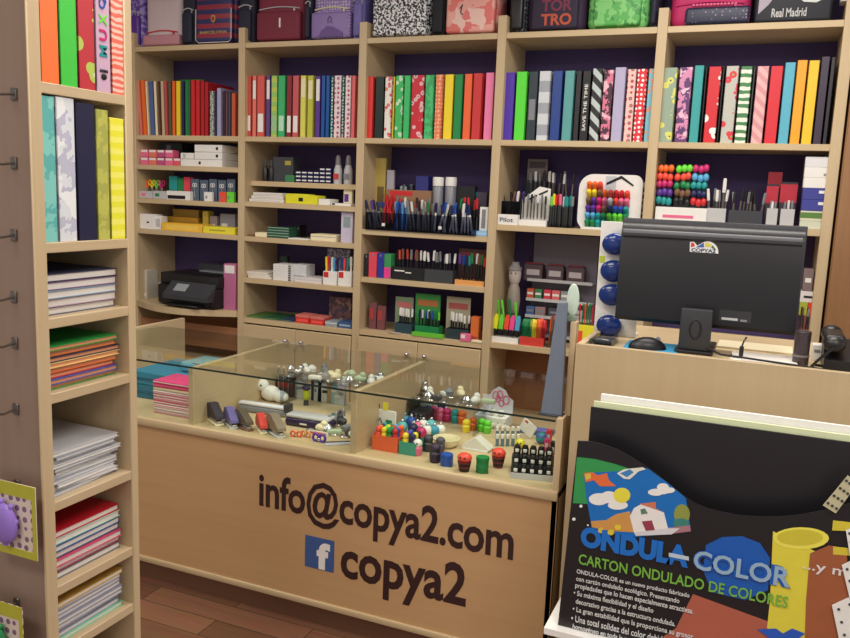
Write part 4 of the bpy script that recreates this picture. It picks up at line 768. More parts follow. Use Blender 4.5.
pens(['green', 'green', 'green', 'yellow', 'yellow', 'orange', 'coral', 'red'], xh[2] + .01, xh[3] - .004, Y0 + .028, z, 'in the red fronted clear tray', 'markers in the red fronted tray', up=.003, lean=.02, yj=.006, mesh=lambda c: marker_mesh(c, c), s=1.1, pname='marker', cat='marker')
tray('pen_cup', 'clear cup of orange and brown pencils, fourth bay', 'cup', xh[4], xh[5], Y0, Y0 + .05, z, .09, ACR)
pens(['orange', 'brown', 'orange', 'coral', 'orange', 'brown'], xh[4] + .005, xh[5] - .005, Y0 + .025, z, 'in the clear cup beside the red fronted tray', 'pencils in the clear cup', 'solid', up=.003, lean=.08)
pens(['lime', 'lime', 'green', 'lime'], hit(498, 310, 1, 4.11).x, hit(520, 310, 1, 4.11).x, 4.115, z, 'behind the fluorescent highlighters', 'green pencils behind the highlighters', 'solid', up=.06, lean=.2, yj=.004)
xs = hit(496, 310, 1, 4.11).x, hit(522, 310, 1, 4.11).x
tray('pencil_block', 'dark green block holding green pencils behind highlighters', 'block', xs[0], xs[1], 4.10, 4.135, z, .10, mat((50, 90, 50)))
# --- bay 5
z = 1.50
xc, ww, h = sl(655, 707, 205, z, Y0)
carton('white_tray_box', 'white printed tray under the coloured marker caps, rightmost bay', 'box', 655, 706.5, 207.5, z, Y0 - .01, .08, WHITE, PINK, (.15, .75, .3, .5))
zz = z + sl(655, 706.5, 207.5, z, Y0 - .01)[2] + .0005
for ci, (px, cl) in enumerate([(664, ['teal', 'purple', 'magenta', 'coral', 'orange']), (682, ['black', 'brown', 'green', 'coral', 'lime']), (699, ['red', 'navy', 'teal', 'sky blue', 'magenta'])]):
    xq = hit(px, 185, 1, Y0).x
    o = thing('cap_column', '%s column of coloured marker tufts, rightmost bay' % ['left', 'middle', 'right'][ci], 'display', (xq, Y0 + .03, zz))
    b = MB(); b.box(-.036, .036, .01, .03, 0, .20, BLACK, .002); b.build('holder', o)
    for k, c in enumerate(cl):
        b = MB()
        for j in range(3):
            b.ball((-.024 + .024 * j + random.uniform(-.003, .003), -.002, .028 + k * .038 + random.uniform(-.005, .005)), (.0145, .012, .019), CN[c], 8)
        b.build('marker_tips', o)
xa = [hit(p, 200, 1, Y0).x for p in (708, 727, 730, 764, 768, 779, 782, 796)]
tray('pen_box', 'pale grey box of silver pens, rightmost bay', 'box', xa[0], xa[1], Y0, Y0 + .05, z, .075, LGREY)
pens(['white', 'grey', 'white', 'grey', 'white'], xa[0] + .006, xa[1] - .006, Y0 + .025, z, 'in the pale grey box, rightmost bay', 'silver pens of rightmost bay', 'silver', up=.003, lean=.12)
pens(['white'], hit(722, 180, 1, Y0).x, hit(728, 180, 1, Y0).x, Y0 + .025, z, 'leaning tall above the pale grey box', None, 'silver', up=.02, lean=0, s=1.25)
tray('pen_box', 'dark grey box of black pens, rightmost bay', 'box', xa[2], xa[3], Y0, Y0 + .05, z, .07, DGREY)
pens(['black', 'grey', 'black', 'black', 'grey', 'black', 'brown', 'black', 'grey'], xa[2] + .006, xa[3] - .006, Y0 + .025, z, 'in the dark grey box, rightmost bay', 'black pens of rightmost bay', 'silver', up=.003, lean=.14)
for k in (0, 1):
    tray('metal_cup', 'silver grey upright cup, %s of the two in rightmost bay' % ['left', 'right'][k], 'cup', xa[4 + 2 * k], xa[5 + 2 * k], Y0, Y0 + .045, z, .085, LGREY)
    pens(['grey', 'white', 'grey'], xa[4 + 2 * k] + .004, xa[5 + 2 * k] - .004, Y0 + .02, z, 'in the %s silver cup' % ['left', 'right'][k], 'pens in the silver cups', 'silver', up=.003, lean=.05, s=.75)
for k, (a, b_, yt) in enumerate([(766, 780, 172), (765, 777, 184), (779, 796, 182)]):
    carton('red_card', 'red printed header card, %s behind the silver cups' % ['upper', 'left', 'right'][k], 'card', a, b_, yt, z, Y0 + .10 + .04 * (k == 0), .004, mat((58, 46, 58)), mat((190, 40, 60)), (0, 1, .72, 1) if k == 0 else (0, 1, .55, .95))
bz = z
for k, (cm, lb_, nm, hh) in enumerate([(mat((206, 210, 190)), None, 'lowest pale box', .035), (mat((215, 215, 190)), mat((90, 130, 60)), 'white box with green band', .045), (mat((60, 64, 150)), WHITE, 'lower blue box', .05), (mat((60, 64, 150)), WHITE, 'upper blue box', .05), (WHITE, None, 'lower white box', .045), (WHITE, GREY, 'middle white box', .045), (mat((225, 225, 228)), None, 'topmost white box', .045)]):
    luv = (.65, .9, .55, .8) if lb_ == WHITE else (.0, 1, .3, .85) if k == 1 else (.8, .9, .2, .4)
    carton('supply_box', '%s in the pile at far right of rightmost bay' % nm, 'box', 800.5 + .4 * k, 827 - (k == 1) * 2, 200, bz, Y0, .12, cm, lb_, luv, 'boxes piled at the far right', h=hh); bz += hh + .0003
# items between monitor and right upright, lower shelf
z = .95
for k, (a, b_, zz, hh, cm, lb_, nm) in enumerate([(800, 818, 0, .16, mat((120, 70, 60)), GREY, 'brown box at the bottom'), (800, 808, .1602, .06, mat((170, 180, 60)), None, 'small lime box'), (808.5, 818, .1602, .06, mat((226, 70, 40)), None, 'small orange red box'), (800, 819, .2206, .05, mat((226, 222, 220)), BLACK, 'white box with black scribble'), (802, 812, .271, .10, mat((130, 110, 110)), WHITE, 'grey bottle-like pack on top')]):
    carton('stock_box', '%s of the pile right of the monitor' % nm, 'box', a, b_, 290, z + zz, Y0 + .02, .1, cm, lb_, (.2, .8, .4, .6), 'boxes right of the monitor', h=hh)
# ---------------------------------------------------------------- backpacks on the top shelf
def backpack(px0, px1, label, bm_, pm, zm=LGREY, h=.42, Y=4.05, dp=.20, pocket=(.12, .88, .04, .45), z=ZT):
    x0 = hit(px0, 25, 1, Y).x; x1 = hit(px1, 25, 1, Y).x; w_ = x1 - x0
    o = thing('backpack', label, 'backpack', ((x0 + x1) / 2, Y, z), 0, 'backpacks on the top shelf')
    def soft(a, b2, c_, d_, e, f, m, bev):
        q = MB(); q.box(a, b2, c_, d_, e, f, m, bev, 4); return q
    q = soft(-w_ / 2, w_ / 2, 0, dp, 0, h, bm_, min(w_, dp) * .22); q.build('body', o)
    q = soft(-w_ / 2 + w_ * pocket[0], -w_ / 2 + w_ * pocket[1], -.022, .03, h * pocket[2], h * pocket[3], pm, .014); q.build('front_pocket', o)
    q = MB(); zz = h * (pocket[3] + .03); n_ = 8
    q.tube([(-w_ * .42 + w_ * .84 * k / n_, -.006, zz + .012 * math.sin(math.pi * k / n_)) for k in range(n_ + 1)], .0035, zm); q.box(w_ * .3, w_ * .33, -.012, -.004, zz - .02, zz, zm); q.build('zipper', o)
    q = MB(); q.tube([(-.03, dp * .7, h - .01), (-.028, dp * .7, h + .03), (0, dp * .7, h + .04), (.028, dp * .7, h + .03), (.03, dp * .7, h - .01)], .006, bm_); q.build('handle', o)
    q = MB(); 
    for s in (-1, 1): q.tube([(s * w_ * .3, dp + .0, h * .85), (s * w_ * .33, dp + .03, h * .5), (s * w_ * .3, dp + .0, h * .12)], .010, bm_)
    q.build('shoulder_straps', o)
    return o, w_
dkn = mat((34, 36, 56), .7)
backpack(123, 143, 'purple flowery backpack at the far left end of top shelf', pat('blotch', (90, 60, 150), (150, 130, 200), None, 40), PURPLE)
backpack(144.5, 181, 'white backpack with pale pink lower pocket', mat((214, 196, 200), .8), mat((196, 140, 150), .8), pocket=(.0, 1, .02, .17), zm=RED)
backpack(182, 195, 'dark navy bag squeezed right of the white backpack', dkn, dkn)
o, w_ = backpack(196, 236, 'maroon and blue striped football backpack with small crest', pat('bands', (150, 50, 70), (50, 50, 100), None, 6), pat('bands', (150, 50, 70), (50, 50, 100), None, 6), pocket=(.06, .94, .03, .62))
q = MB(); q.prism([(-.016, .16), (-.014, .135), (0, .12), (.014, .135), (.016, .16), (0, .166)], -.0262, -.0215, mat((190, 150, 70))); q.prism([(-.010, .155), (-.008, .138), (0, .13), (.008, .138), (.010, .155)], -.0272, -.0263, mat((150, 50, 70))); q.build('crest', o)
q = MB(); q.tube([(-w_ * .44, -.022, .2), (-w_ * .44, -.024, .03), (-w_ * .38, -.024, .013), (w_ * .38, -.024, .013), (w_ * .44, -.024, .03), (w_ * .44, -.022, .2)], .002, WHITE); q.build('piping', o)
lettering('writing', 'BARCELONA', mat((190, 150, 80)), -w_ * .34, w_ * .34, .062, .078, -.0225, o, .02)
backpack(238, 254, 'black blue bag right of the striped football backpack', dkn, dkn)
o, w_ = backpack(256, 304, 'dark red backpack with a small white tag', mat((130, 44, 66), .7), mat((122, 40, 60), .7), pocket=(.05, .95, .03, .40))
q = MB(); q.box(.01, .02, -.024, -.022, .08, .13, WHITE); q.build('tag', o)
backpack(305, 311.5, 'thin dark bag between red and lilac backpacks', dkn, dkn)
lil = pat('dots', (140, 116, 180), (200, 190, 220), None, 60)
o, w_ = backpack(312, 352, 'lilac polka dot backpack with darker purple hill shape', lil, lil, zm=CREAM, pocket=(.02, .98, .03, .36))
q = MB(); q.prism([(-.07, .018), (-.05, .05), (-.015, .075), (.02, .07), (.08, .04), (.085, .018)], -.0262, -.0215, mat((100, 70, 140))); q.build('appliqued_shape', o)
q = MB(); q.tube([(-.01, -.024, .09), (-.012, -.024, .11), (0, -.024, .125), (.012, -.024, .112), (.004, -.024, .1), (.014, -.024, .09)], .0025, mat((90, 60, 120))); q.build('embroidery', o)
backpack(353, 364, 'violet blue bag right of the polka dot backpack', mat((120, 110, 180), .7), mat((120, 110, 180), .7))
seq = pat('blotch', (228, 230, 234), (30, 32, 40), None, 85)
backpack(371, 430, 'black and white sequinned backpack', seq, seq, zm=BLACK, pocket=(.05, .95, .03, .5))
backpack(431, 445, 'black bag right of the sequinned backpack', mat((20, 22, 30), .7), mat((20, 22, 30), .7))
sal = pat('blotch', (226, 120, 116), (236, 170, 160), (240, 200, 190), 14)
o, w_ = backpack(446, 496, 'salmon pink backpack with pale patches', sal, sal, pocket=(.02, .98, .03, .5))
q = MB(); q.tube([(-.055, -.0225, .13), (-.04, -.0225, .15), (-.05, -.0225, .11), (-.035, -.0225, .10)], .003, BLACK); q.build('embroidery', o)
backpack(509, 525, 'black bag with white specks left of the lettered backpack', pat('dots', (26, 30, 40), (150, 150, 160), None, 50), BLACK)
o, w_ = backpack(526, 584, 'dark plum backpack with orange capital letters', mat((54, 34, 64), .7), mat((46, 36, 60), .7), pocket=(.1, .9, .03, .6))
lettering('writing', 'TRO', mat((190, 80, 50)), -w_ * .22, w_ * .3, .03, .085, -.0225, o, .03)
lettering('writing', 'TOR', mat((120, 40, 70)), -w_ * .22, w_ * .3, .095, .15, -.0225, o, .03)
grn = pat('blotch', (90, 180, 90), (130, 206, 120), (70, 150, 80), 26)
backpack(586, 648, 'bright mottled green backpack', grn, grn, zm=GREEN)
backpack(649, 657, 'black strap bag right of the green backpack', dkn, dkn)
o, w_ = backpack(669, 749, 'magenta and starry navy backpack', mat((190, 40, 100), .6), pat('dots', (34, 40, 66), (160, 130, 170), None, 70), zm=MAGENTA, pocket=(.2, 1.0, .02, .2))
q = MB(); [q.ball((-.07 + .015 * k, -.012, .095), (.006, .004, .006), PINK, 6) for k in range(13)]; q.build('beads', o)
o, w_ = backpack(752, 832, 'black football backpack with white and green curves', mat((30, 32, 42), .6), mat((30, 32, 42), .6), pocket=(.02, .98, .01, .5))
q = MB(); q.prism([(-.14, .04), (-.10, .08), (-.06, .14), (-.09, .2), (-.14, .2)], -.0235, -.0215, mat((170, 160, 176))); q.prism([(-.02, .2), (.0, .12), (.04, .085), (.09, .08), (.13, .10), (.13, .2)], -.0235, -.0215, mat((210, 214, 214)))
q.prism([(.06, .2), (.07, .11), (.10, .10), (.12, .2)], -.0242, -.0236, mat((120, 150, 70))); q.build('printed_curves', o)
lettering('writing', 'Real Madrid', mat((190, 190, 190)), -.085, .055, .025, .062, -.0225, o, .02)
o, h = carton('white_carton', 'white box with black mark at the right end of top shelf', 'box', 836, 846, 20, ZT, 4.03, .1, WHITE, BLACK, (.3, .7, .2, .4), h=.2)
o.location.x = .20 - .0; o.location.y = 4.03; o.location.z = 2.4705
# ---------------------------------------------------------------- goods inside the showcase
def B(px, py, z=ZD):
    p = hit(px, py, 2, z); f = min(1, 3.0 / p.y); return p.x * f, p.y * f
def cbox(name, label, cat, px0, px1, py, h, dp, cm, lab=None, luv=(.15, .85, .2, .8), rz=0, group=None, z=ZD, yw=None):
    x0, y0 = B(px0, py, z); x1, _ = B(px1, py, z); w_ = hit(px1, py, 1, y0).x - x0 if not yw else yw
    o = thing(name, label, cat, (x0 + w_ / 2, y0, z), rz, group)
    b = MB(); b.box(-w_ / 2, w_ / 2, 0, dp, 0, h, cm, min(.0015, h * .2)); b.build('box_body', o)
    if lab: b = MB(); b.box(-w_ / 2 + w_ * luv[0], -w_ / 2 + w_ * luv[1], -.0008, .0004, h * luv[2], h * luv[3], lab); b.build('printed_label', o)
    return o
# folders in the left section
for k, (h, cm, nm) in enumerate([(.060, mat((40, 110, 140)), 'lower'), (.055, mat((50, 130, 165)), 'upper')]):
    o = thing('folder_stack_box', 'large teal blue folder box, the %s one behind the pink-striped stack' % nm, 'box', (-2.20, 2.66, ZD + .0602 * k))
    q = MB(); q.box(-.26, .10, 0, .3, 0, h, cm, .003); q.build('box_body', o)
    q = MB(); q.box(-.26, .10, -.002, .0, h * .35, h * .55, mat((30, 90, 120))); q.build('closing_band', o)
ccs = [mat((200, 196, 190)), mat((216, 180, 180)), WHITE, mat((206, 90, 110)), mat((226, 200, 200)), mat((220, 120, 140)), WHITE, mat((226, 190, 150)), mat((214, 60, 110)), mat((226, 70, 130))]
zz = ZD
for k, cm in enumerate(ccs):
    t_ = .0135; o = thing('notebook', 'notebook in the pink-striped stack inside the showcase, %s from the bottom' % ORD[k], 'notebook', (-2.105, 2.51, zz), random.uniform(-.02, .02), 'pink and white notebooks inside the showcase')
    q = MB(); q.box(-.105, .105, 0, .14, 0, t_ - .0003, cm, .004, 2); q.build('cover', o)
    q = MB(); q.box(-.103, .103, -.0006, .001, .005, .0085, PAPER if k % 2 else PINK); q.build('pages', o); zz += t_
o = thing('pencil_pouch', 'pale blue plastic pouch lying on the teal folder boxes', 'pouch', (-2.13, 2.82, ZD + .1157))
o.scale = (1.3, 1.3, 1.5)
q = MB(); q.box(-.11, .07, -.06, .07, 0, .03, mat((110, 180, 205), .3), .012, 3); q.build('pouch_body', o)
q = MB(); q.tube([(-.1, -.05, .026), (0, -.056, .028), (.06, -.05, .026)], .0025, NAVY); q.build('zipper', o)
# staplers and punches at the front
def stapler(px, py, c1, c2, label, rz=.3, s=1):
    x, y = B(px, py); o = thing('stapler', label, 'stapler', (x, y, ZD), rz, 'small staplers at the showcase front'); o.scale = (s * 1.15, s * 1.15, s * 1.25)
    q = MB(); q.box(-.013, .013, -.02, .07, 0, .007, c2, .003); q.build('base', o)
    q = MB(); q.prism([(-.02, .018), (-.018, .026), (.03, .052), (.052, .050), (.068, .03), (.068, .014), (.05, .014)], -.012, .012, c1, 'YZ'); q.build('handle', o)
    q = MB(); q.box(-.008, .008, -.018, .060, .0072, .0138, CHROME, .001); q.build('staple_channel', o)
stapler(218, 425, mat((60, 52, 66)), CREAM, 'dark grey stapler farthest left on the showcase deck', 1.0, 1.2)
stapler(233, 428, mat((110, 100, 160)), LGREY, 'lilac and grey stapler second from the left end', .9, 1.1)
stapler(247, 430, mat((96, 84, 70)), BROWN, 'olive brown stapler beside the lilac one', 1.1, 1.1)
stapler(263, 433, mat((214, 70, 60)), CREAM, 'red stapler in the middle of the row', .8, 1.0)
stapler(279, 437, mat((140, 124, 106)), LGREY, 'beige stapler right of the red one', 1.0, 1.2)
x, y = B(238, 411)
o = thing('paper_trimmer', 'long silver and grey paper trimmer lying behind the staplers', 'trimmer', (x, y, ZD), .04)
q = MB(); q.box(0, .22, 0, .07, 0, .028, mat((130, 132, 140), .3), .008, 3); q.build('base', o)
q = MB(); q.box(.0, .22, .002, .03, .029, .043, mat((226, 226, 236), .3), .006, 3); q.build('rail', o)
q = MB(); q.box(.21, .235, .0, .04, .02, .055, DGREY, .005, 2); q.build('end_cap', o)
x, y = B(284, 425)
o = thing('pencil_case', 'long dark purple case with silver lid in the showcase', 'case', (x, y, ZD), .03)
q = MB(); q.box(0, .195, 0, .075, 0, .032, mat((46, 36, 74), .25), .012, 3); q.build('case_body', o)
q = MB(); q.box(.004, .19, .004, .07, .0325, .046, mat((196, 196, 200), .25), .006, 3); q.build('lid', o)
q = MB(); q.box(.07, .10, -.0015, .0005, .012, .018, WHITE); q.build('badge', o)
def blob(name, label, cat, px, py, parts, rz=0, group=None, z=ZD, s=1):
    x, y = B(px, py, z); o = thing(name, label, cat, (x, y, z), rz, group)
    for pn, fn in parts:
        q = MB(); fn(q); q.build(pn, o)
    o.scale = (s, s, s)
    return o
def ringpair(c1):
    return [('loops', lambda q: [q.tube([(s * .012 + .009 * math.cos(a), .0, .012 + .010 * math.sin(a)) for a in [2 * math.pi * k / 10 for k in range(11)]], .004, c1, 6) for s in (-1, 1)]), ('hinge', lambda q: q.ball((0, 0, .008), .006, CHROME, 8))]
blob('clip_toy', 'orange looped clip near the front trim', 'clip', 296, 437, ringpair(mat((236, 100, 50))), .2)
blob('clip_toy', 'orange and silver looped clip beside the orange one', 'clip', 306, 437, ringpair(mat((226, 150, 80))), -.2)
blob('clip_toy', 'purple looped clip in front of the red and white card', 'clip', 319, 442, [('loops', lambda q: [q.tube([(s * .014 + .012 * math.cos(a), .0, .016 + .013 * math.sin(a)) for a in [2 * math.pi * k / 10 for k in range(11)]], .005, mat((84, 50, 160)), 6) for s in (-1, 1)]), ('hinge', lambda q: q.ball((0, 0, .01), .008, CHROME, 8))])
cbox('price_card', 'small white card with red print behind the purple clip', 'card', 308, 328, 434, .018, .003, WHITE, mat((220, 90, 80)), (.1, .9, .3, .7))
for k in range(5):
    x, y = B(329 + 3.6 * k, 428 - 1.5 * k); q = MB(); q.lathe([(.006, 0), (.007, .004), (.007, .05), (.003, .056)], [CHROME, mat((90, 120, 130), .3), CHROME, mat((70, 76, 90), .3), CHROME][k], n=10)
    o = q.build('metal_tube', None, (x, y, ZD)); tag(o, '%s metal pencil sharpener tube, %s from the left of the upright five' % (['silver', 'teal grey', 'silver', 'dark slate', 'silver'][k], ORD[k]), 'tube', 'upright metal tubes in the showcase')
x, y = B(325, 446)
o = thing('silver_ruler', 'silver folded ruler lying diagonally near the divider', 'ruler', (x, y, ZD), R(38))
q = MB(); q.box(0, .13, 0, .022, 0, .005, mat((190, 190, 205), .3), .001); q.build('blade', o); q = MB(); q.box(0, .12, .026, .034, 0, .006, DGREY, .001); q.build('hinge_bar', o)
# heap behind: white plush, green toy, key rings
blob('plush_toy', 'white plush toy with dotted pattern behind the trimmer', 'plush toy', 268, 402, [('body', lambda q: (q.ball((0, .02, .035), (.045, .035, .034), WHITE, 14), q.ball((.05, .02, .026), (.035, .03, .026), WHITE, 12))), ('head', lambda q: (q.ball((-.035, .01, .068), (.03, .026, .028), WHITE, 12), q.ball((-.045, -.013, .073), .004, BLACK, 6), q.ball((-.027, -.015, .073), .004, BLACK, 6)))])
blob('key_ring_toy', 'yellow green rounded toy hanging above the purple case', 'toy', 306, 405, [('body', lambda q: q.ball((0, 0, .045), (.017, .013, .026), mat((180, 196, 40), .35), 12)), ('base', lambda q: q.cyl((0, 0, 0), (0, 0, .022), .012, .010, DGREY, 10)), ('cap', lambda q: q.ball((0, 0, .075), (.020, .016, .012), mat((60, 40, 80)), 10))])
cbox('dark_box', 'dark brown box behind the left of silver key rings', 'box', 262, 276, 391, .07, .05, mat((70, 52, 44)), BLACK, (.5, .9, .1, .9))
cbox('red_pencil_pack', 'clear pack with dark pencils and red top in the showcase', 'pack', 277, 293, 389, .09, .03, mat((110, 84, 70)), mat((196, 70, 60)), (.1, .9, .45, .7))
for k in range(3):
    x, y = B(280 + 5 * k, 388.5); q = MB(); q.cyl((0, 0, 0), (0, 0, .13), .004, .003, CHROME, 8); q.ball((0, 0, .132), .006, LGREY, 8)
    o = q.build('metal_pointer', None, (x, y - .012, ZD)); tag(o, 'silver pointer rod, %s from the left in front of the red topped pack' % ORD[k], 'rod', 'silver pointer rods')
cbox('dark_box', 'small black box right of the yellow green toy', 'box', 311, 323, 385, .10, .04, mat((34, 34, 44)))
cbox('tan_box', 'tan cardboard box standing right of the black box', 'box', 319, 331, 396, .09, .03, mat((176, 150, 104)), WHITE, (.2, .4, .1, .2))
for k, (a, b_, py, c1) in enumerate([(331, 337, 398, (150, 190, 206)), (338, 346, 396, (120, 160, 190)), (334, 344, 402, (190, 200, 206))]):
    cbox('blue_white_pack', 'pale blue and white blister pack, %s near the first divider' % ['left', 'right', 'front'][k], 'pack', a, b_, py, .095 - .04 * (k == 2), .004, mat(c1), WHITE, (.1, .9, .55, .75), rz=[.1, -.1, .3][k])
rng = random.Random(3)
names_ = ['silver', 'white', 'grey', 'cream', 'pale green', 'silver', 'white', 'dark']
cm_ = [CHROME, WHITE, GREY, CREAM, mat((180, 200, 170)), CHROME, WHITE, DGREY]
def keyring(x, y, z, k, label, group, s=1.5):
    o = thing('key_ring', label, 'key ring', (x, y, z), rng.uniform(0, 3), group); o.scale = (s, s, s)
    q = MB(); q.tube([(.011 * math.cos(a), .011 * math.sin(a), .004) for a in [2 * math.pi * j / 12 for j in range(13)]], .0016, CHROME, 5); q.build('ring', o)
    kind = k % 3; c1 = cm_[k % 8]; q = MB()
    if kind == 0: q.ball((.028, 0, .012), (.018, .012, .011), c1, 10); q.ball((.034, 0, .022), (.010, .009, .009), c1, 8)
    elif kind == 1: q.box(.012, .05, -.010, .010, 0, .012, c1, .003, 2)
    else: q.lathe([(.004, 0), (.013, .004), (.014, .014), (.006, .022)], c1, (.028, 0, 0), 12)
    q.build('fob', o)
# a raised clear tier at the rear of the middle section carrying key rings
o = thing('acrylic_riser', 'low clear shelf riser at the rear of the showcase middle section', 'riser', (-1.62, 2.88, ZD))
q = MB(); q.box(-.22, .325, -.02, .15, .12, .124, ACR); q.build('shelf_plate', o)
for xx in (-.22, .321):
    q = MB(); q.box(xx, xx + .004, -.02, .15, 0, .12, ACR); q.build('leg_plate', o)
for k in range(22):
    xx = -1.80 + (k % 8) * .062 + rng.uniform(-.01, .01); yy = 2.885 + (k // 8) * .052 + rng.uniform(-.008, .008)
    keyring(xx, yy, ZD + .1242, k, '%s key ring on the clear riser, %s from the left in the %s row' % (names_[k % 8], ORD[k % 8], ['front', 'middle', 'rear'][k // 8]), 'key rings on the clear riser')
for k in range(14):
    xx = -1.54 + (k % 5) * .052 + rng.uniform(-.006, .006); yy = 2.60 + (k // 5) * .06 + rng.uniform(-.006, .006)
    keyring(xx, yy, ZD + .0002, k + 3, '%s key ring behind the purple case, %s from left in the %s row' % (names_[(k + 3) % 8], ORD[k % 5], ['front', 'middle', 'rear'][k // 5]), 'key rings behind the purple case')
for k in range(4):
    cbox('white_pack', 'white striped packet leaning on the clear riser, %s from the left' % ORD[k], 'packet', 296 + 13 * k, 306 + 13 * k, 385 + k, .085, .004, mat((206, 206, 204)), [GREY, mat((120, 140, 160)), BLACK, mat((150, 150, 130))][k], (.1, .9, .5, .65), rz=[.5, -.4, .3, -.2][k])
# right section
o = cbox('cartoon_card', 'white cut-out header card with yellow shape above the box of erasers', 'card', 368, 396, 440, .125, .003, WHITE, mat((60, 130, 90)), (.62, .86, .5, .72), rz=-.12)
q = MB(); q.box(.0, .022, -.001, .002, .1245, .152, mat((226, 214, 60))); q.tube([(-.03 + .014 * math.cos(a), 0, a and .134 + .014 * math.sin(a) or .134) for a in [2 * math.pi * k / 10 for k in range(11)]], .003, BLACK, 5); q.tube([(-.03, -.002, .05), (-.02, -.002, .062), (-.012, -.002, .05), (-.02, -.002, .04)], .002, BLACK, 5); q.build('cut_out_shape', o)
q = MB(); q.tube([(-.034, -.0022, .07), (-.028, -.0022, .085), (-.018, -.0022, .078), (-.010, -.0022, .092), (-.002, -.0022, .075)], .0018, BLACK, 5); q.tube([(-.036, -.0022, .03), (-.02, -.0022, .034), (-.004, -.0022, .03)], .0022, GREY, 5); q.build('printed_drawing', o)
x, y = B(372, 449)
tray('eraser_box', 'open orange box full of coloured eraser shapes', 'box', x, x + .10, y, y + .08, ZD, .055, mat((226, 100, 60)), .003)
tray('eraser_box', 'open green blue box of eraser shapes right of the orange one', 'box', x + .105, x + .17, y, y + .08, ZD, .045, mat((60, 150, 130)), .003)
def toy(px, py, c, label, cap=None, s=1.0, z=ZD, face=False, group='small figure erasers'):
    x, y = B(px, py, z); o = thing('figure_eraser', label, 'eraser', (x, y, z), rng.uniform(-.4, .4), group); o.scale = (s * 1.15, s * 1.15, s * 1.15)
    q = MB(); q.lathe([(.009, 0), (.011, .004), (.012, .018), (.009, .022)], c, n=12); q.build('body', o)
    q = MB(); q.ball((0, 0, .028), (.012, .011, .010), cap or c, 10)
    q.build('head', o)
    if face:
        q = MB(); q.ball((-.004, -.0105, .030), .002, BLACK, 6); q.ball((.004, -.0105, .030), .002, BLACK, 6); q.build('eyes', o)
cl = ['coral', 'yellow', 'green', 'red', 'orange', 'lime', 'green', 'blue', 'navy', 'yellow', 'red', 'coral', 'teal', 'green', 'sky blue', 'orange']
cnt = {}
for k, c_ in enumerate(cl):
    cnt[c_] = cnt.get(c_, 0) + 1
    xx = x + .017 + (k % 4) * .022; yy = y + .014 + (k // 4) * .0175
    o = thing('figure_eraser', '%s eraser figure in the orange box, %s column from left, %s row' % (c_, ORD[k % 4], ORD[k // 4]), 'eraser', (xx, yy, ZD + .022), 0, 'eraser figures in the orange box'); o.scale = (1.12, 1.12, 1.25)
    q = MB(); q.lathe([(.008, 0), (.009, .03), (.006, .034)], CN[c_], n=10); q.build('body', o); q = MB(); q.ball((0, 0, .041), .0095, CN[c_], 8); q.build('head', o)
for k, c_ in enumerate(['yellow', 'navy', 'purple', 'yellow', 'blue', 'black']):
    o = thing('figure_eraser', '%s eraser figure in the green blue box, %s row from the front, %s side' % (c_, ORD[k // 2], ['left', 'right'][k % 2]), 'eraser', (x + .123 + (k % 2) * .028, y + .016 + (k // 2) * .022, ZD + .012), 0, 'eraser figures in the green blue box'); o.scale = (1.12, 1.12, 1.25)
    q = MB(); q.lathe([(.009, 0), (.010, .03), (.007, .034)], CN[c_], n=10); q.build('body', o); q = MB(); q.ball((0, 0, .041), .0105, CN[c_], 8); q.build('head', o)
for k, (px, py, c_) in enumerate([(398, 426, 'sky blue'), (405, 425, 'teal'), (411, 427, 'blue'), (402, 432, 'sky blue'), (417, 432, 'pink'), (423, 430, 'white'), (421, 438, 'magenta'), (427, 436, 'white'), (431, 430, 'sky blue'), (434, 436, 'teal'), (440, 435, 'white'), (413, 434, 'navy')]):
    x, y = B(px, py); o = thing('pompom_key_ring', '%s round fluffy ball, %s of the heap counted from the eraser boxes' % (c_, ORD[k]), 'ball', (x, y, ZD), 0, 'round fluffy balls in the showcase'); o.scale = (1.25, 1.25, 1.25)
    q = MB(); q.ball((0, 0, .017), .017, CN[c_] if c_ not in ('sky blue', 'teal') else mat((100, 190, 200)) if c_ == 'sky blue' else mat((60, 150, 180)), 12); q.build('ball_body', o)
    q = MB(); q.ball((0, 0, .036), .006, CHROME, 6); q.build('loop', o)
o = cbox('dotted_box', 'dark tilted display pad with rows of pale studs', 'display pad', 391, 425, 421, .05, .10, mat((46, 46, 54)))
q = MB(); [q.ball((-.065 + .02 * i, -.001 , .010 + .011 * j), .0025, LGREY, 6) for i in range(7) for j in range(4)]; q.build('studs', o)
for k, (px, py, c_) in enumerate([(433, 417, 'magenta'), (440, 419, 'pink'), (447, 418, 'magenta'), (455, 418, 'teal'), (462, 419, 'orange'), (428, 419, 'navy')]):
    toy(px, py, CN[c_], '%s rounded figure in the back row, %s from the left' % (c_, ORD[[5, 0, 1, 2, 3, 4].index(k)] if k in (0, 1, 2, 3, 4, 5) else ''), s=1.3, group='back row figures')
blob('soap_dish', 'pale yellow open bowl between the balls and the white pyramid', 'bowl', 446, 446, [('bowl_body', lambda q: q.lathe([(.030, 0), (.045, .012), (.050, .032), (.047, .032), (.042, .016), (.02, .008)], CREAM, n=24)), ('inner_pad', lambda q: q.cyl((0, 0, .010), (0, 0, .022), .036, .040, mat((206, 196, 150)), 18))])
blob('pyramid_box', 'white flat pyramid shaped box beside the yellow bowl', 'box', 477, 449, [('base', lambda q: q.box(-.05, .05, -.03, .03, 0, .008, WHITE, .001)), ('pyramid', lambda q: q.prism([(-.055, .0085), (.055, .0085), (.05, .014), (.0, .048), (-.05, .014)], -.028, .028, mat((226, 224, 214))))])
toy(417, 455, PINK, 'pink and white cup figure with black band', WHITE, 1.35, face=True)
toy(435, 462, mat((50, 36, 62)), 'dark purple figure with ears', None, 1.55)
toy(428, 451, DGREY, 'grey black figure behind the dark purple one', None, 1.4)
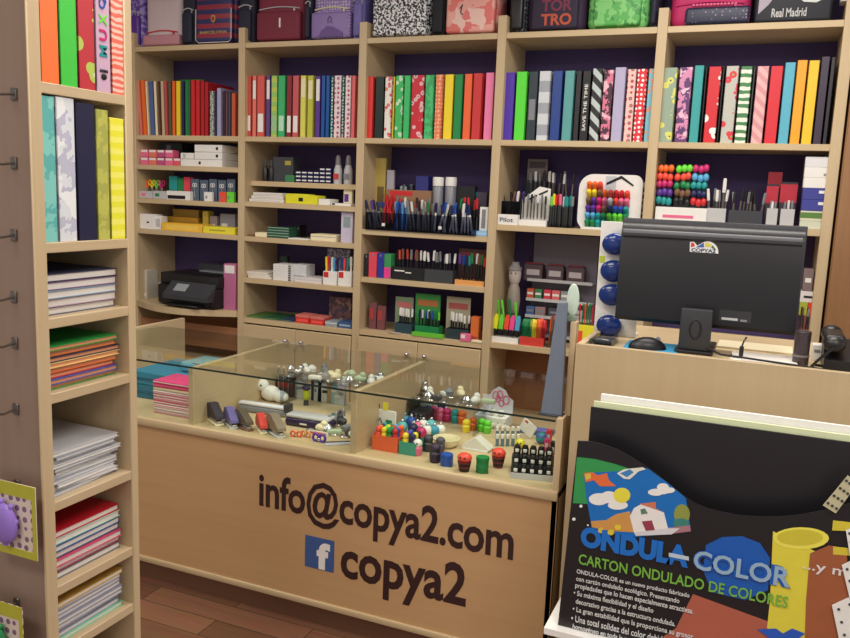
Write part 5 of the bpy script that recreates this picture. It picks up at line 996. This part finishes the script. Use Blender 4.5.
toy(440, 452, mat((80, 76, 90)), 'slate grey figure behind the blue tub', None, 1.3)
blob('tub_eraser', 'blue rounded tub at the showcase front', 'tub', 446.5, 466, [('tub_body', lambda q: q.lathe([(.016, 0), (.018, .003), (.018, .027), (.015, .030)], BLUE, n=16)), ('lid', lambda q: q.lathe([(.0185, .030), (.017, .036), (.010, .038)], BLUE, n=16))], s=1.2)
def icecup(px, py, label, w):
    blob('ice_cream_eraser', label, 'eraser', px, py, [('cup', lambda q: [q.lathe([(.013 + .0012 * k, .0065 * k), (.0142 + .0012 * k, .0065 * k + .005)], BLACK if k % 2 else mat((120, 40, 50)), n=14) for k in range(5)]), ('scoop', lambda q: (q.ball((0, 0, .040), (.020, .019, .014), HOTRED, 14), q.ball((-.006, -.016, .043), .003, BLACK, 6), q.ball((.006, -.016, .043), .003, BLACK, 6)))], 0, 'red ice cream shaped erasers').scale = (1.25, 1.25, 1.25)
icecup(464, 472, 'red ice cream eraser right of the blue tub', 1); icecup(498, 467, 'red ice cream eraser right of the green tub', 1)
blob('tub_eraser', 'green ribbed tub between the two red ice creams', 'tub', 482, 473, [('tub_body', lambda q: q.lathe([(.017, 0), (.018, .002), (.0175, .018), (.019, .020), (.0175, .022), (.018, .040)], mat((20, 120, 60)), n=16)), ('lid', lambda q: q.lathe([(.019, .0405), (.0185, .048), (.012, .050)], mat((24, 130, 66)), n=16))], s=1.18)
# striped box with black figures
x, y = B(510, 478)
o = thing('figure_tray', 'black and white tray with rows of small panda-like figures', 'tray', (x, y, ZD), .25)
q = MB(); q.prism([(0, 0), (.12, 0), (.12, .048), (.08, .048), (.08, .026), (.04, .026), (.04, .006), (0, .006)], 0, .14, DGREY, 'YZ'); q.box(0, .14, -.003, 0, 0, .020, LGREY); q.build('tray_body', o)
ca, sa = math.cos(.25), math.sin(.25)
for r_ in range(3):
    for c_ in range(5):
        lx, ly = .016 + c_ * .027, .022 + r_ * .039
        f = thing('panda_figure', 'black figure with white face in the tray, %s row, %s from left' % (ORD[r_], ORD[c_]), 'figure', (x + lx * ca - ly * sa, y + lx * sa + ly * ca, ZD + [.0062, .0262, .0482][r_]), .25, 'black and white figures in the tray'); f.scale = (1.3, 1.3, 1.35)
        q = MB(); q.lathe([(.008, 0), (.0095, .006), (.0095, .018), (.006, .027)], BLACK, n=10); q.build('body', f)
        q = MB(); q.box(-.0048, .0048, -.0105, -.008, .010, .019, WHITE, .001); q.build('face', f)
blob('smiley_ball', 'yellow smiling ball behind the black and white figures', 'ball', 520, 448, [('ball_body', lambda q: q.ball((0, 0, .018), .018, mat((226, 220, 60), .35), 16)), ('face', lambda q: (q.ball((-.006, -.0165, .022), .003, BLACK, 6), q.ball((.005, -.0168, .022), .003, BLACK, 6), q.tube([(-.008, -.0165, .013), (0, -.0185, .010), (.008, -.0165, .013)], .0012, BLACK, 5)))])
for k in range(10):
    px, py = 497 + (k % 5) * 5.2, 446 - (k // 5) * 8
    x, y = B(px, py); o = thing('glitter_tube', 'silver blue tube with white top, %s row, %s from the left' % (['front', 'rear'][k // 5], ORD[k % 5]), 'tube', (x, y, ZD), 0, 'silver blue tubes in the showcase')
    q = MB(); q.lathe([(.006, 0), (.0065, .003), (.0065, .030)], mat((100, 130, 150), .3), n=10); q.build('tube_body', o); q = MB(); q.lathe([(.007, .030), (.0065, .044), (.003, .046)], WHITE, n=10); q.build('cap', o)
for k, (px, py, c_) in enumerate([(466, 432, 'yellow'), (473, 430, 'orange'), (481, 431, 'lime'), (487, 433, 'lime')]):
    toy(px, py, CN[c_], '%s figure behind the white pyramid, %s from the left' % (c_, ORD[k]), s=1.2, group='figures behind the pyramid')
o = cbox('price_card', 'white leaning card with red dot and dark stripe', 'card', 516, 530, 436, .055, .003, WHITE, mat((210, 50, 50)), (.15, .35, .75, .9), rz=-.5, yw=.065)
o.rotation_euler = (0, .5, -.3); o.location.z += .016
x, y = B(490, 412)
o = thing('display_box', 'white display box with pink rings printed on its raised header', 'display box', (x, y, ZD)); o.scale = (1.0, 1.0, 1.3)
q = MB(); q.box(-.065, .065, 0, .10, 0, .035, WHITE, .001); q.build('box_body', o)
q = MB(); pts = [(-.065, .0352), (.065, .0352), (.065, .075), (.045, .085), (.03, .105), (.0, .115), (-.025, .10), (-.035, .085), (-.065, .085)]; q.prism(pts, .097, .1, mat((206, 206, 216))); hd = q.build('header', o)
q = MB()
for cx_, cz_, rr in ((-.01, .085, .013), (.008, .09, .012), (.0, .075, .010), (.035, .075, .013), (.015, .062, .010)): q.tube([(cx_ + rr * math.cos(a), .0965, cz_ + rr * math.sin(a)) for a in [2 * math.pi * j / 12 for j in range(13)]], .002, mat((206, 60, 110)), 5)
q.build('printed_rings', hd)
for k in range(3):
    xx = x - .038 + .038 * k; f = thing('white_ball', 'white ball on the display box with pink rings, %s from the left' % ORD[k], 'ball', (xx, y + .03, ZD + .0457), 0, 'white balls on the display box')
    q = MB(); q.ball((0, 0, .014), .014, WHITE, 12); q.build('ball_body', f); q = MB(); q.box(-.003, .003, -.004, .004, .026, .030, LGREY); q.build('top_clip', f)
for k in range(7):
    x2_, y2_ = B(466 + k * 6.4, 424 + k * .6); f = thing('white_ball', 'cream ball in the row before the display box, %s from the left' % ORD[k], 'ball', (x2_, y2_, ZD), 0, 'cream balls in the showcase')
    q = MB(); q.ball((0, 0, .013), .013, mat((214, 204, 190)), 10); q.build('ball_body', f); q = MB(); q.box(-.003, .003, -.004, .004, .024, .028, GREY); q.build('top_clip', f)
cbox('white_reflection', 'flat white slab imitating a bright reflection behind the pink ring display box', 'pack', 462, 479, 405, .012, .03, mat((248, 248, 248), .3), rz=-.1, z=ZD + .0)  # white slab stands in for a bright reflection, no real goods
blob('globe_ball', 'green and blue striped ball at the right of the showcase', 'ball', 541, 444, [('ball_body', lambda q: q.ball((0, 0, .022), .022, pat('bands', (30, 140, 130), (60, 90, 160), None, 14), 16)), ('base_ring', lambda q: q.lathe([(.012, 0), (.014, .003), (.012, .004)], mat((206, 200, 90)), n=14))])
for k, (px, py, c_, hh) in enumerate([(547, 452, 'magenta', .05), (553, 458, 'black', .06), (550, 466, 'pink', .055), (556, 470, 'purple', .05), (549, 444, 'red', .055)]):
    cbox('toy_pack', '%s upright toy pack at the showcase right end, %s' % (c_, ['beside the striped ball', 'against the end panel', 'in front of the black one', 'nearest the front corner', 'rearmost'][k]), 'pack', px - 3.5, px + 1.5, py, hh, .02, CN[c_], LGREY, (.2, .8, .4, .7))
cbox('blue_pouch', 'long lavender blue pouch behind the striped ball', 'pouch', 518, 552, 424, .02, .05, mat((90, 100, 170)), None)
cbox('purple_box', 'upright white frame box with dark purple panel at the rear', 'box', 434, 447, 399, .08, .02, WHITE, mat((66, 44, 100)), (.3, .9, .3, .95))
cbox('green_toy_box', 'small box with dark green shapes left of the purple panel box', 'box', 418, 432, 398, .06, .02, mat((150, 160, 150)), mat((50, 100, 70)), (.2, .8, .4, .8))
for k in range(6):
    cbox('glitter_pack', 'pale silver green packet in the rear row, %s from the left' % ORD[k], 'packet', 385 + 8 * k, 392 + 8 * k, 408 - k * .5, .035, .004, mat([(170, 180, 160), (190, 190, 190), (150, 170, 160)][k % 3]), WHITE, (.1, .6, .5, .8), rz=.1 * (k % 3 - 1), group='rear row packets')
o = thing('acrylic_riser', 'low clear shelf riser behind the black studded pad', 'riser', (-1.12, 2.88, ZD))
q = MB(); q.box(-.135, .15, -.02, .15, .10, .104, ACR); q.build('shelf_plate', o)
for xx in (-.135, .146):
    q = MB(); q.box(xx, xx + .004, -.02, .15, 0, .10, ACR); q.build('leg_plate', o)
for k in range(10):
    keyring(-1.225 + (k % 5) * .055, 2.90 + (1 - k // 5) * .08, ZD + .1042, k, '%s key ring right of the second divider, %s from left in %s row' % (names_[k % 8], ORD[k % 5], ['rear', 'front'][k // 5]), 'key rings beside the second divider')
# ---------------------------------------------------------------- sales desk on the right
SX0, SX1, SY0, SY1, SZ = -.505, .85, 2.405, 3.0, 1.15
dk = thing('sales_desk', 'higher pale beech desk carrying the monitor, right of the showcase', 'desk')
q = MB(); q.box(SX0, SX1, SY0, SY0 + .02, .0, SZ + .015, BEECHX_D, .001); q.build('front_panel', dk)
q = MB(); q.box(SX0, SX0 + .02, SY0 + .02, SY1, 0, SZ + .015, BEECH, .001); q.build('side_panel', dk)
q = MB(); q.box(SX0 + .02, SX1, SY0 + .02, SY1, SZ - .025, SZ, BEECHX); q.build('desk_top', dk)
q = MB(); q.box(SX1, SX1 + .02, SY0, SY1, 0, SZ + .015, BEECH, .001); q.build('side_panel', dk)
# monitor seen from behind
MY = 2.60
x0, x1, z0, z1 = -.435, .100, 1.222, 1.542; mx_ = (x0 + x1) / 2; hw = (x1 - x0) / 2
mo = thing('monitor', 'black flat computer monitor seen from behind with a small logo sticker', 'monitor', (mx_, MY, SZ))
zb, zt_ = z0 - SZ, z1 - SZ
BLG = mat((13, 12, 20), .42)
q = MB(); q.prism([(0.0, zb + .012), (0, zt_ - .045), (.012, zt_ - .022), (.03, zt_ - .012), (.045, zt_ - .012), (.045, zb), (.012, zb)], -hw + .006, hw - .006, BLG, 'YZ'); q.build('back_cover', mo)
q = MB(); q.box(-hw, hw, .046, .062, zb - .004, zt_, mat((62, 62, 68), .4), .003, 2); q.build('bezel', mo)
q = MB(); q.box(-hw + .014, hw - .014, .0622, .064, zb + .012, zt_ - .014, mat((10, 10, 14), .1)); q.build('screen', mo)
q = MB(); q.prism([(-.008, zt_ - .052), (-.009, zt_ - .044), (-.004, zt_ - .036), (.0, zt_ - .033), (.0, zt_ - .058)], -hw + .012, hw - .012, mat((64, 64, 70), .42), 'YZ'); q.build('highlight_ridge', mo)  # lighter grey ridge paints in the highlight along the monitor's shoulder
sx = hit(697, 330, 1, MY).x - mx_
q = MB(); q.box(sx - .045, sx + .045, -.075, -.050, .012, .135, mat((44, 45, 50), .5), .004, 2); q.box(sx - .03, sx + .03, -.050, .02, .06, .12, BLACK); nk = q.build('neck', mo)
q = MB(); q.tube([(sx + .016 * math.cos(a), -.0755, .075 + .03 * math.sin(a)) for a in [2 * math.pi * j / 14 for j in range(15)]], .0025, BLACK, 5); q.build('moulded_ring', nk)
q = MB(); q.box(sx - .055, sx + .055, -.085, .13, 0, .0115, BLACK, .004, 2); q.build('base', mo)
lx = hit(735, 318, 1, MY).x - mx_; lz = hit(735, 318, 1, MY).z - SZ
q = MB(); q.box(lx - .045, lx + .045, -.0008, .0, lz - .012, lz + .022, mat((46, 46, 52))); q.box(lx - .038, lx + .008, -.0014, -.0009, lz - .008, lz - .001, LGREY); q.box(lx + .015, lx + .034, -.0014, -.0009, lz - .009, lz - .003, GREY); q.build('rating_label', mo)
gx = hit(704, 248, 1, MY).x - mx_; gz = hit(704, 248, 1, MY).z - SZ
q = MB(); Y_ = -.0008
def arc(a0, a1, r, cx, cz, n=10, sz=1): return [(cx + r * math.cos(R(a0 + (a1 - a0) * k / n)), cz + sz * r * math.sin(R(a0 + (a1 - a0) * k / n))) for k in range(n + 1)]
q.prism([(gx - .042, gz + .016), (gx - .030, gz + .017), (gx - .020, gz + .006), (gx - .0, gz + .019)] + arc(80, -5, .038, gx + .004, gz - .012, 8, .9) + [(gx + .036, gz - .014), (gx - .04, gz - .014)], Y_, 0, WHITE)
q.prism([(gx - .038, gz + .014), (gx - .031, gz + .014), (gx - .026, gz + .004), (gx - .038, gz)], Y_ * 2, Y_ * 1.1, mat((206, 60, 60)))
q.prism([(gx - .024, gz + .0), (gx - .018, gz + .005), (gx - .002, gz + .016), (gx + .0, gz + .002)], Y_ * 2, Y_ * 1.1, mat((60, 100, 170)))
q.prism([(gx + .002, gz + .018), (gx + .002, gz + .004), (gx + .018, gz + .004), (gx + .022, gz + .012)], Y_ * 2, Y_ * 1.1, mat((214, 206, 90)))
q.prism([(gx + .024, gz + .010), (gx + .020, gz + .002), (gx + .036, gz - .004)], Y_ * 2, Y_ * 1.1, mat((70, 120, 90)))
q.build('logo_sticker', mo)
lettering('logo_writing', 'COPYA2', mat((40, 60, 110)), gx - .036, gx + .034, gz - .013, gz - .002, Y_ * 1.2, mo, .03)
# desk items
x, y = B(648, 343, SZ)
o = thing('mouse_pad', 'sky blue mouse pad lying under the black mouse', 'mouse pad', (-.298, 2.55, SZ)); q = MB(); q.box(-.085, .075, -.10, .10, 0, .003, mat((50, 150, 196), .7), .001); q.build('pad', o)
o = thing('computer_mouse', 'black computer mouse on the sky blue pad', 'mouse', (-.312, 2.52, SZ + .0032), R(20)); o.scale = (1.1, 1.1, 1.1)
q = MB(); tb = bmesh.new(); bmesh.ops.create_uvsphere(tb, u_segments=18, v_segments=12, radius=1)
for v in tb.verts:
    v.co = Vector((v.co.x * .052, v.co.y * .031, max(v.co.z, 0) * .032))
q.take(tb, BLG); q.build('shell', o)
q = MB(); q.cyl((.028, -.004, .028), (.028, .004, .028), .006, .006, GREY, 10); q.build('scroll_wheel', o)
# glass dish and clips
o = thing('clear_tray', 'clear plastic tray with small metal pieces at the left desk corner', 'tray', (-.445, 2.53, SZ))
q = MB(); q.box(-.035, .035, -.07, .06, 0, .003, ACR); q.box(-.035, .035, -.07, -.067, 0.003, .025, ACR); q.box(-.035, -.032, -.067, .06, 0.003, .025, ACR); q.box(.032, .035, -.067, .06, 0.003, .025, ACR); q.box(-.032, .032, .057, .06, 0.003, .025, ACR); q.build('tray_body', o)
q = MB(); q.box(-.03, .03, -.02, .05, .0032, .016, DGREY, .004, 2); q.tube([(-.02, -.03, .018), (0, -.04, .022), (.02, -.03, .018)], .002, CHROME); q.build('metal_pieces', o)
# blister strip of blue mice
Yc = 2.62
x0 = hit(592, 280, 1, Yc).x; x1 = hit(636, 280, 1, Yc).x
zt2 = hit(605, 222, 1, Yc).z
o = thing('blister_display', 'tall white display card holding round blue plastic gadgets behind the monitor', 'display card', ((x0 + x1) / 2, Yc + .09, SZ))
ww = x1 - x0
q = MB(); q.box(-ww / 2, ww / 2, .0, .004, 0, zt2 - SZ, WHITE, .0008); q.box(-ww / 2, ww / 2, .004, .06, 0, .01, WHITE); q.build('card', o)
for k, py in enumerate((244, 271, 295, 326)):
    zc = hit(612, py, 1, Yc + .07).z
    f = thing('blue_gadget', 'glossy blue oval gadget on the white display card, %s from the top' % ORD[k], 'gadget', ((x0 + x1) / 2 - ww * .12, Yc + .072, zc), 0, 'blue oval gadgets on the display card')
    q = MB(); q.ball((0, 0, 0), (.042, .020, .036), mat((22, 50, 120), .2), 18); q.build('shell', f)
    q = MB(); q.ball((-.008, -.010, .010), (.014, .008, .006), [mat((120, 180, 200)), mat((150, 190, 80)), mat((100, 150, 220)), mat((220, 140, 180))][k], 10); q.build('coloured_patch', f)
q = MB(); q.box(-ww / 2 + .002, -ww / 2 + .02, -.001, 0, .24, .262, mat((190, 206, 60))); q.build('price_mark', o)
# highlighter box right of the beech post, behind the desk corner
carton('highlighter_box', 'yellow and orange box of highlighters on the fourth bay shelf', 'box', 574, 597, 326, .834, 4.03, .05, mat((236, 226, 50)), mat((240, 80, 50)), (.05, .35, .1, .8))
xs = hit(578, 320, 1, 4.04).x, hit(595, 320, 1, 4.04).x; zz = .834 + sl(574, 597, 326, .834, 4.03)[2] + .0004
pens(['red', 'green', 'coral', 'green', 'green', 'red', 'purple'], xs[0], xs[1], 4.052, zz, 'above the yellow highlighter box', 'pens above the yellow box', 'solid', lean=.12, yj=.008, s=.7)
# grey tapered stand and beech post at the showcase corner
def Q(px, py, Y): p = hit(px, py, 1, Y); return (p.x, p.z)
pts = [Q(558, 303, 2.47), Q(567, 303, 2.47), Q(562, 412, 2.47), Q(541, 412, 2.47)]
mz = ZG + .0072
pts = [pts[0], pts[1], (pts[2][0], mz), (pts[3][0], mz)]
o = thing('tapered_stand', 'slate grey tapered upright panel at the right corner of glass top', 'panel', (0, 0, 0))
q = MB(); q.prism(pts, 2.465, 2.485, SLATE); q.build('stand_body', o)
q = MB(); q.box(pts[3][0] - .006, pts[2][0] + .006, 2.452, 2.5, mz - .0002, mz + .006, DGREY, .001); q.build('foot', o)
q = MB(); q.box(-.545, -.527, 2.49, 2.53, mz + .006, 1.222, BEECH, .001); o = q.build('corner_post', None); tag(o, 'slim beech post between the grey panel and the desk', 'post')
o.location.z = -.0058
p = hit(573, 300, 1, 2.51)
o = thing('oval_sign', 'pale mint oval plate standing on the beech post', 'plate', (p.x, 2.51, 1.2164))
q = MB(); q.ball((0, 0, .066), (.020, .006, .052), mat((196, 214, 200), .35), 18); q.build('plate', o)
q = MB(); q.box(-.014, .014, -.008, .008, 0, .016, mat((130, 150, 130)), .002); q.build('holder', o)
# papers, cable, dark bottle, telephone
o = thing('paper_sheets', 'stack of white papers on the desk right of the monitor stand', 'papers', (.03, 2.55, SZ)); 
q = MB(); [q.box(-.10, .07, -.10, .05, .003 * k, .003 * k + .0025, PAPER, M=Matrix.Rotation(.06 * k - .1, 4, 'Z')) for k in range(4)]; q.build('sheets', o)
o = thing('paper_sheets', 'cream envelope lying right behind the white papers', 'papers', (.0, 2.75, SZ)); q = MB(); q.box(-.12, .10, -.06, .07, 0, .006, CREAM, .001); q.build('sheets', o)
q = MB(); pts = [(-.16, 2.54, SZ + .03), (-.10, 2.50, SZ + .012), (-.04, 2.455, SZ + .018), (.04, 2.435, SZ + .018), (.12, 2.44, SZ + .014), (.2, 2.46, SZ + .004)]; q.tube(pts, .0032, BLACK, 8); o = q.build('cable', None); tag(o, 'black cable lying along the desk front below the monitor', 'cable')
o = thing('cable_plug', 'black plug standing on the white papers', 'plug', (hit(742, 345, 1, 2.5).x, 2.505, SZ + .0125)); q = MB(); q.box(-.006, .006, -.005, .005, 0, .03, BLACK, .002); q.build('plug_body', o); q = MB(); q.tube([(0, 0, .029), (.004, 0, .045), (.01, .01, .055)], .003, BLACK); q.build('cord', o)
px_ = hit(802, 345, 1, 2.52).x
blob_o = thing('dark_bottle', 'dark clear bottle-shaped pen pot standing right of the monitor', 'pot', (px_, 2.52, SZ))
q = MB(); q.lathe([(.020, 0), (.022, .004), (.021, .05), (.022, .10), (.019, .102)], mat((64, 54, 58), .25), n=18); q.build('pot_body', blob_o)
q = MB(); q.lathe([(.0225, .028), (.0225, .034)], mat((120, 110, 112)), n=18); q.build('band', blob_o)
pens(['black', 'brown', 'grey', 'black'], px_ - .014, px_ + .014, 2.52, SZ + .1022, 'in the dark pot right of the monitor', 'pens in the dark pot', 'dark', up=0, lean=.1, yj=.006, s=.4)
ph = thing('desk_phone', 'black telephone set with handset at the right end of the desk', 'telephone', (hit(838, 350, 1, 2.6).x + .03, 2.55, SZ))
q = MB(); q.prism([(-.05, .0), (.10, .0), (.10, .07), (.08, .075), (-.05, .03)], -.07, .09, BLACK, 'YZ'); q.build('phone_base', ph)
q = MB(); q.box(-.075, -.02, -.06, .12, .072, .10, BLACK, .012, 3); q.ball((-.048, -.045, .075), (.03, .03, .024), BLACK, 12); q.ball((-.048, .10, .085), (.03, .03, .024), BLACK, 12); q.build('handset', ph)
q = MB(); q.box(0.0, .08, .0, .05, .058, .064, DGREY, .001, M=None); q.build('keypad', ph)
q = MB(); q.tube([(-.05, -.075, .07), (-.085, -.07, .03), (-.10, -.05, .006), (-.09, -.02, .006), (-.07, -.04, .008)], .004, BLACK); q.build('cord', ph)
o, h = carton('white_box', 'small white box with grey lines between the pot and telephone', 'box', 812, 822, 345, SZ, 2.64, .04, WHITE, GREY, (.2, .8, .5, .7))
# ---------------------------------------------------------------- cardboard display in front of the desk
PY = 2.10
def PPt(l, Y=PY): return [Q(a, b2, Y) for a, b2 in l]
ds = thing('cardboard_display', 'black cardboard display with printed craft poster front, before the desk', 'display stand')
K_ = mat((30, 28, 32), .35)
crv = [(577.8, 441), (590, 441.5), (603, 444.5), (618, 450), (632, 458), (645, 466), (657.6, 475), (668, 483.5), (678.6, 491.8), (686, 497.5), (695, 503.6), (707, 508.5), (720.6, 512), (738, 515.5), (758, 517), (780, 517), (800, 515), (825, 510.5), (850, 503.6), (880, 492)]
top = PPt(crv); xl = -.438; xr = .56
top[0] = (xl + .019, top[0][1]); top += [(.45, top[-1][1] + .015), (xr, top[-1][1] + .02)]
q = MB(); q.prism(top + [(xr, .425), (xl, .425)], PY, PY + .006, K_); fr = q.build('poster_front', ds)
q = MB(); q.box(-.405, xr, PY + .075, PY + .080, .425, 1.037, K_, .0005); q.build('black_sheet', ds)
q = MB(); q.box(-.40, xr, PY + .088, PY + .094, .425, 1.051, mat((214, 222, 180), .6), .0005); q.build('pale_green_sheet', ds)
q = MB(); q.box(-.385, xr, PY + .105, PY + .115, .425, 1.069, WHITE, .0005); q.build('white_board', ds)
q = MB(); q.box(-.470, xr, PY - .03, PY + .16, .405, .4245, WHITE, .001); q.build('tray_base', ds)
q = MB(); q.box(-.43, xr - .03, PY + .0, PY + .15, 0, .405, WHITE, .002); q.build('pedestal', ds)
LAY = [0]
def art(name, polys, parent=fr, lay=1):
    if len(polys) > 1:
        for k, pm in enumerate(polys): art({'printed_clouds': 'printed_cloud', 'printed_flowers': 'printed_flower', 'printed_specks': 'printed_speck', 'printed_leaves': 'printed_leaf'}.get(name, name), [pm], parent, lay + .12 * k)
        return
    q = MB(); y1 = PY - .0005 * lay
    for pl, m in polys: q.prism(PPt(pl), y1 - .0004, y1, m)
    return q.build(name, parent)
def ell(cx, cy, rx, ry, n=20, a0=0, a1=360): return [(cx + rx * math.cos(R(a0 + (a1 - a0) * k / n)), cy + ry * math.sin(R(a0 + (a1 - a0) * k / n))) for k in range(n if a1 - a0 == 360 else n + 1)]
M = lambda *c: mat(c, .4)
art('printed_green_band', [([(577, 457), (595, 459), (615, 464), (640, 472), (660, 484), (650, 500), (590, 504), (573, 503)], M(50, 150, 80))])
art('printed_picture', [([(584, 473), (600, 472), (620, 471), (642, 467.5), (648, 468.5), (668, 483), (686, 498), (691, 531), (636, 537), (592, 528), (586, 495)], M(20, 110, 190))], lay=2)
art('printed_clouds', [(ell(605, 498, 16, 5), WHITE), (ell(599, 499, 10, 6), WHITE), (ell(618, 505, 10, 4.5), WHITE), (ell(609, 495, 7, 4), WHITE), (ell(656, 492, 8, 3.5), WHITE), (ell(663, 487, 6, 4), WHITE), (ell(668, 490, 7, 3), WHITE), (ell(663, 491, 6, 3), WHITE)], lay=3)
art('printed_sun', [(ell(622, 495, 8.5, 7.5), M(230, 220, 70))], lay=4)
art('printed_leaves', [([(584, 473), (592, 472), (598, 475), (607, 473), (609, 480), (616, 486), (600, 486), (594, 480), (586, 482)], M(226, 110, 60)), ([(585, 474), (591, 473), (591, 478), (586, 480)], M(220, 190, 80))], lay=3)
art('printed_bird', [([(617, 473), (624, 478.5), (630, 479), (639, 471), (646, 469), (643, 467), (624, 469)], M(226, 226, 216)), ([(620, 473), (627, 477), (634, 472), (630, 469)], M(60, 130, 190))], lay=4)
art('printed_ground', [([(591, 521), (606, 520), (616, 514), (630, 511), (634, 532), (612, 531), (592, 527)], M(206, 150, 80)), (ell(682, 514, 8, 10), M(140, 150, 70)), (ell(681, 523, 8, 5), M(60, 130, 120)), ([(665, 528), (690, 525), (691, 531), (668, 534)], M(170, 120, 130))], lay=3)
art('printed_house', [([(630, 516), (634, 508), (641, 504), (664, 512), (668, 528), (634, 532)], M(236, 232, 230)), ([(634, 532), (668, 528), (680, 528), (672, 534), (636, 535.5)], M(214, 214, 220))], lay=4)
art('printed_roof', [([(639, 503.5), (656, 501.5), (656, 508), (664, 512), (648, 506)], M(206, 120, 90)), ([(642, 521), (652, 520), (655, 529.5), (646, 530.5)], M(150, 60, 80)), ([(640.5, 509), (645, 508), (648, 513), (641.5, 514)], M(90, 130, 110))], lay=5)
art('printed_flowers', [(ell(611, 532, 3.5, 3, 8), M(220, 200, 60)), (ell(618, 527, 3.5, 3, 8), M(226, 200, 60)), (ell(601, 530, 3, 3, 8), M(214, 190, 70))], lay=5)
art('printed_blue_card', [([(706, 545), (722, 537), (742, 536), (760, 543), (770, 558), (768, 590), (745, 600), (712, 592), (703, 570)], M(24, 90, 180))])
art('printed_rust_paper', [([(693, 594), (770, 622), (776, 680), (640, 680), (664, 636), (676, 628)], M(176, 96, 76))])
art('printed_yellow_cup', [([(773, 531), (770, 600), (767, 628), (786, 638), (806, 640), (810, 600), (815, 551)], M(224, 212, 70))], lay=2)
art('printed_cup_opening', [(ell(801, 538, 28, 11), M(236, 226, 90)), ], lay=3)
art('printed_cup_inside', [(ell(800, 537, 23, 8), M(206, 194, 60))], lay=4)
art('printed_orange_cup', [([(810, 553), (829, 545), (846, 548), (850, 590), (845, 660), (804, 660), (806, 600)], M(160, 92, 58))], lay=4)
art('printed_star', [([(757, 629), (776, 628), (783, 633), (792, 628), (805, 633), (796, 640), (804, 650), (765, 650), (770, 638)], M(40, 90, 190))], lay=5)
art('printed_yellow_strip', [([(833, 520), (862, 523), (862, 531), (832, 530)], M(214, 196, 60)), ([(833, 546), (862, 549), (862, 556), (833, 554)], M(214, 196, 60))], lay=5)
art('printed_specks', [(ell(581, 506, 1.6, 1.6, 8), WHITE), (ell(574, 519, 1.8, 1.6, 8), WHITE), (ell(588, 525, 1, 1, 6), WHITE)], lay=2)
def line(s, px0, px1, py0t, py0b, m, bold=.02, lay=6, thick=.0006, dz=0):
    a = Q(px0, (py0t + py0b) / 2, PY); zt_ = Q(px0, py0t, PY)[1]; zb_ = Q(px0, py0b, PY)[1]
    x1_ = hit(px1, py0t + (px1 - px0) * .2, 1, PY).x
    return lettering('printed_writing', s, m, a[0], x1_, zb_ + dz, zt_ + dz, PY - .0005 * lay, fr, bold, thick=thick)
line('ONDULA', 581, 690, 525, 546, M(24, 110, 200), .06)
art('printed_dash', [([(669, 552), (689, 556), (689, 560), (669, 556)], M(190, 205, 220))], lay=8)
a = Q(694, 556, PY)
line('COLOR', 693, 793, 548, 568.5, M(24, 90, 180), .08, 6)
line('COLOR', 694, 792, 549, 568, M(150, 180, 205), .02, 8)
line('CARTON ONDULADO DE COLORES', 579, 789, 553, 563.5, M(120, 180, 70), .015)
TXT = [('ONDULA-COLOR es un nuevo producto fabricado', 577, 690, 568.5, 574), ('con cart\u00f3n ondulado ecol\u00f3gico. Presentando', 576.5, 680, 575.5, 581.5), ('propiedades que lo hacen especialmente atractivas.', 575.5, 694, 582, 588.5),
       ('\u2022 Su m\u00e1xima flexibilidad y el dise\u00f1o', 574, 654, 589.5, 596), ('decorativo gracias a la estructura ondulada.', 576, 676, 598, 604.5), ('\u2022 La gran estabilidad que la proporciona su grosor', 573, 694, 605.5, 612), ('\u2022 Una total solidez del color debido a su tinte', 571.5, 695, 614, 620.5), ('homog\u00e9neo en toda la masa del papel.', 573, 660, 623, 629.5)]
for s, a, b2, t1, t2 in TXT: line(s, a, b2, t1, t2, M(220, 220, 220), .012)
line('...y m\u00e1s', 803, 866, 559, 571, M(226, 220, 220), .01)
# jewellery cards hooked on the display front at the right edge
CARDS = [([(823, 506), (848, 476), (858, 484), (836, 514)], 'tan card with rows of small charms, highest at the right edge', mat((190, 184, 150))),
         ([(846, 531), (858, 526), (866, 552), (850, 556)], 'white dotted card below the tan charm card', WHITE), ([(842, 566), (858, 558), (866, 596), (850, 600)], 'white dotted card, middle of the three at the right edge', WHITE),
         ([(832, 606), (854, 596), (864, 636), (840, 644)], 'white dotted card lowest at the right edge', WHITE)]
for k, (pl, lab, cm) in enumerate(CARDS):
    pts = PPt(pl, PY - .012); o = thing('charm_card', lab, 'card', (0, 0, 0), 0, 'charm cards at the right edge')
    q = MB(); q.prism(pts, PY - .008, PY - .006, cm); q.build('card', o)
    q = MB()
    A_, B_, C_, D_ = [Vector(p_) for p_ in pts]
    for i in range(3):
        for j in range(2 if k else 4):
            u, v = (i + .5) / 3, (j + .5) / (2 if k else 4); pt = (A_ * (1 - u) + D_ * u) * (1 - v) + (B_ * (1 - u) + C_ * u) * v
            q.cyl((pt.x, PY - .0095, pt.y), (pt.x, PY - .0081, pt.y), .0035, .0035, DGREY, 6)
    q.build('charms', o)
    q = MB(); c_ = (A_ + B_ + C_ + D_) / 4; q.cyl((c_.x, PY - .006, c_.y), (c_.x, PY - .0002, c_.y), .003, .003, GREY, 8); q.build('hanger', o)
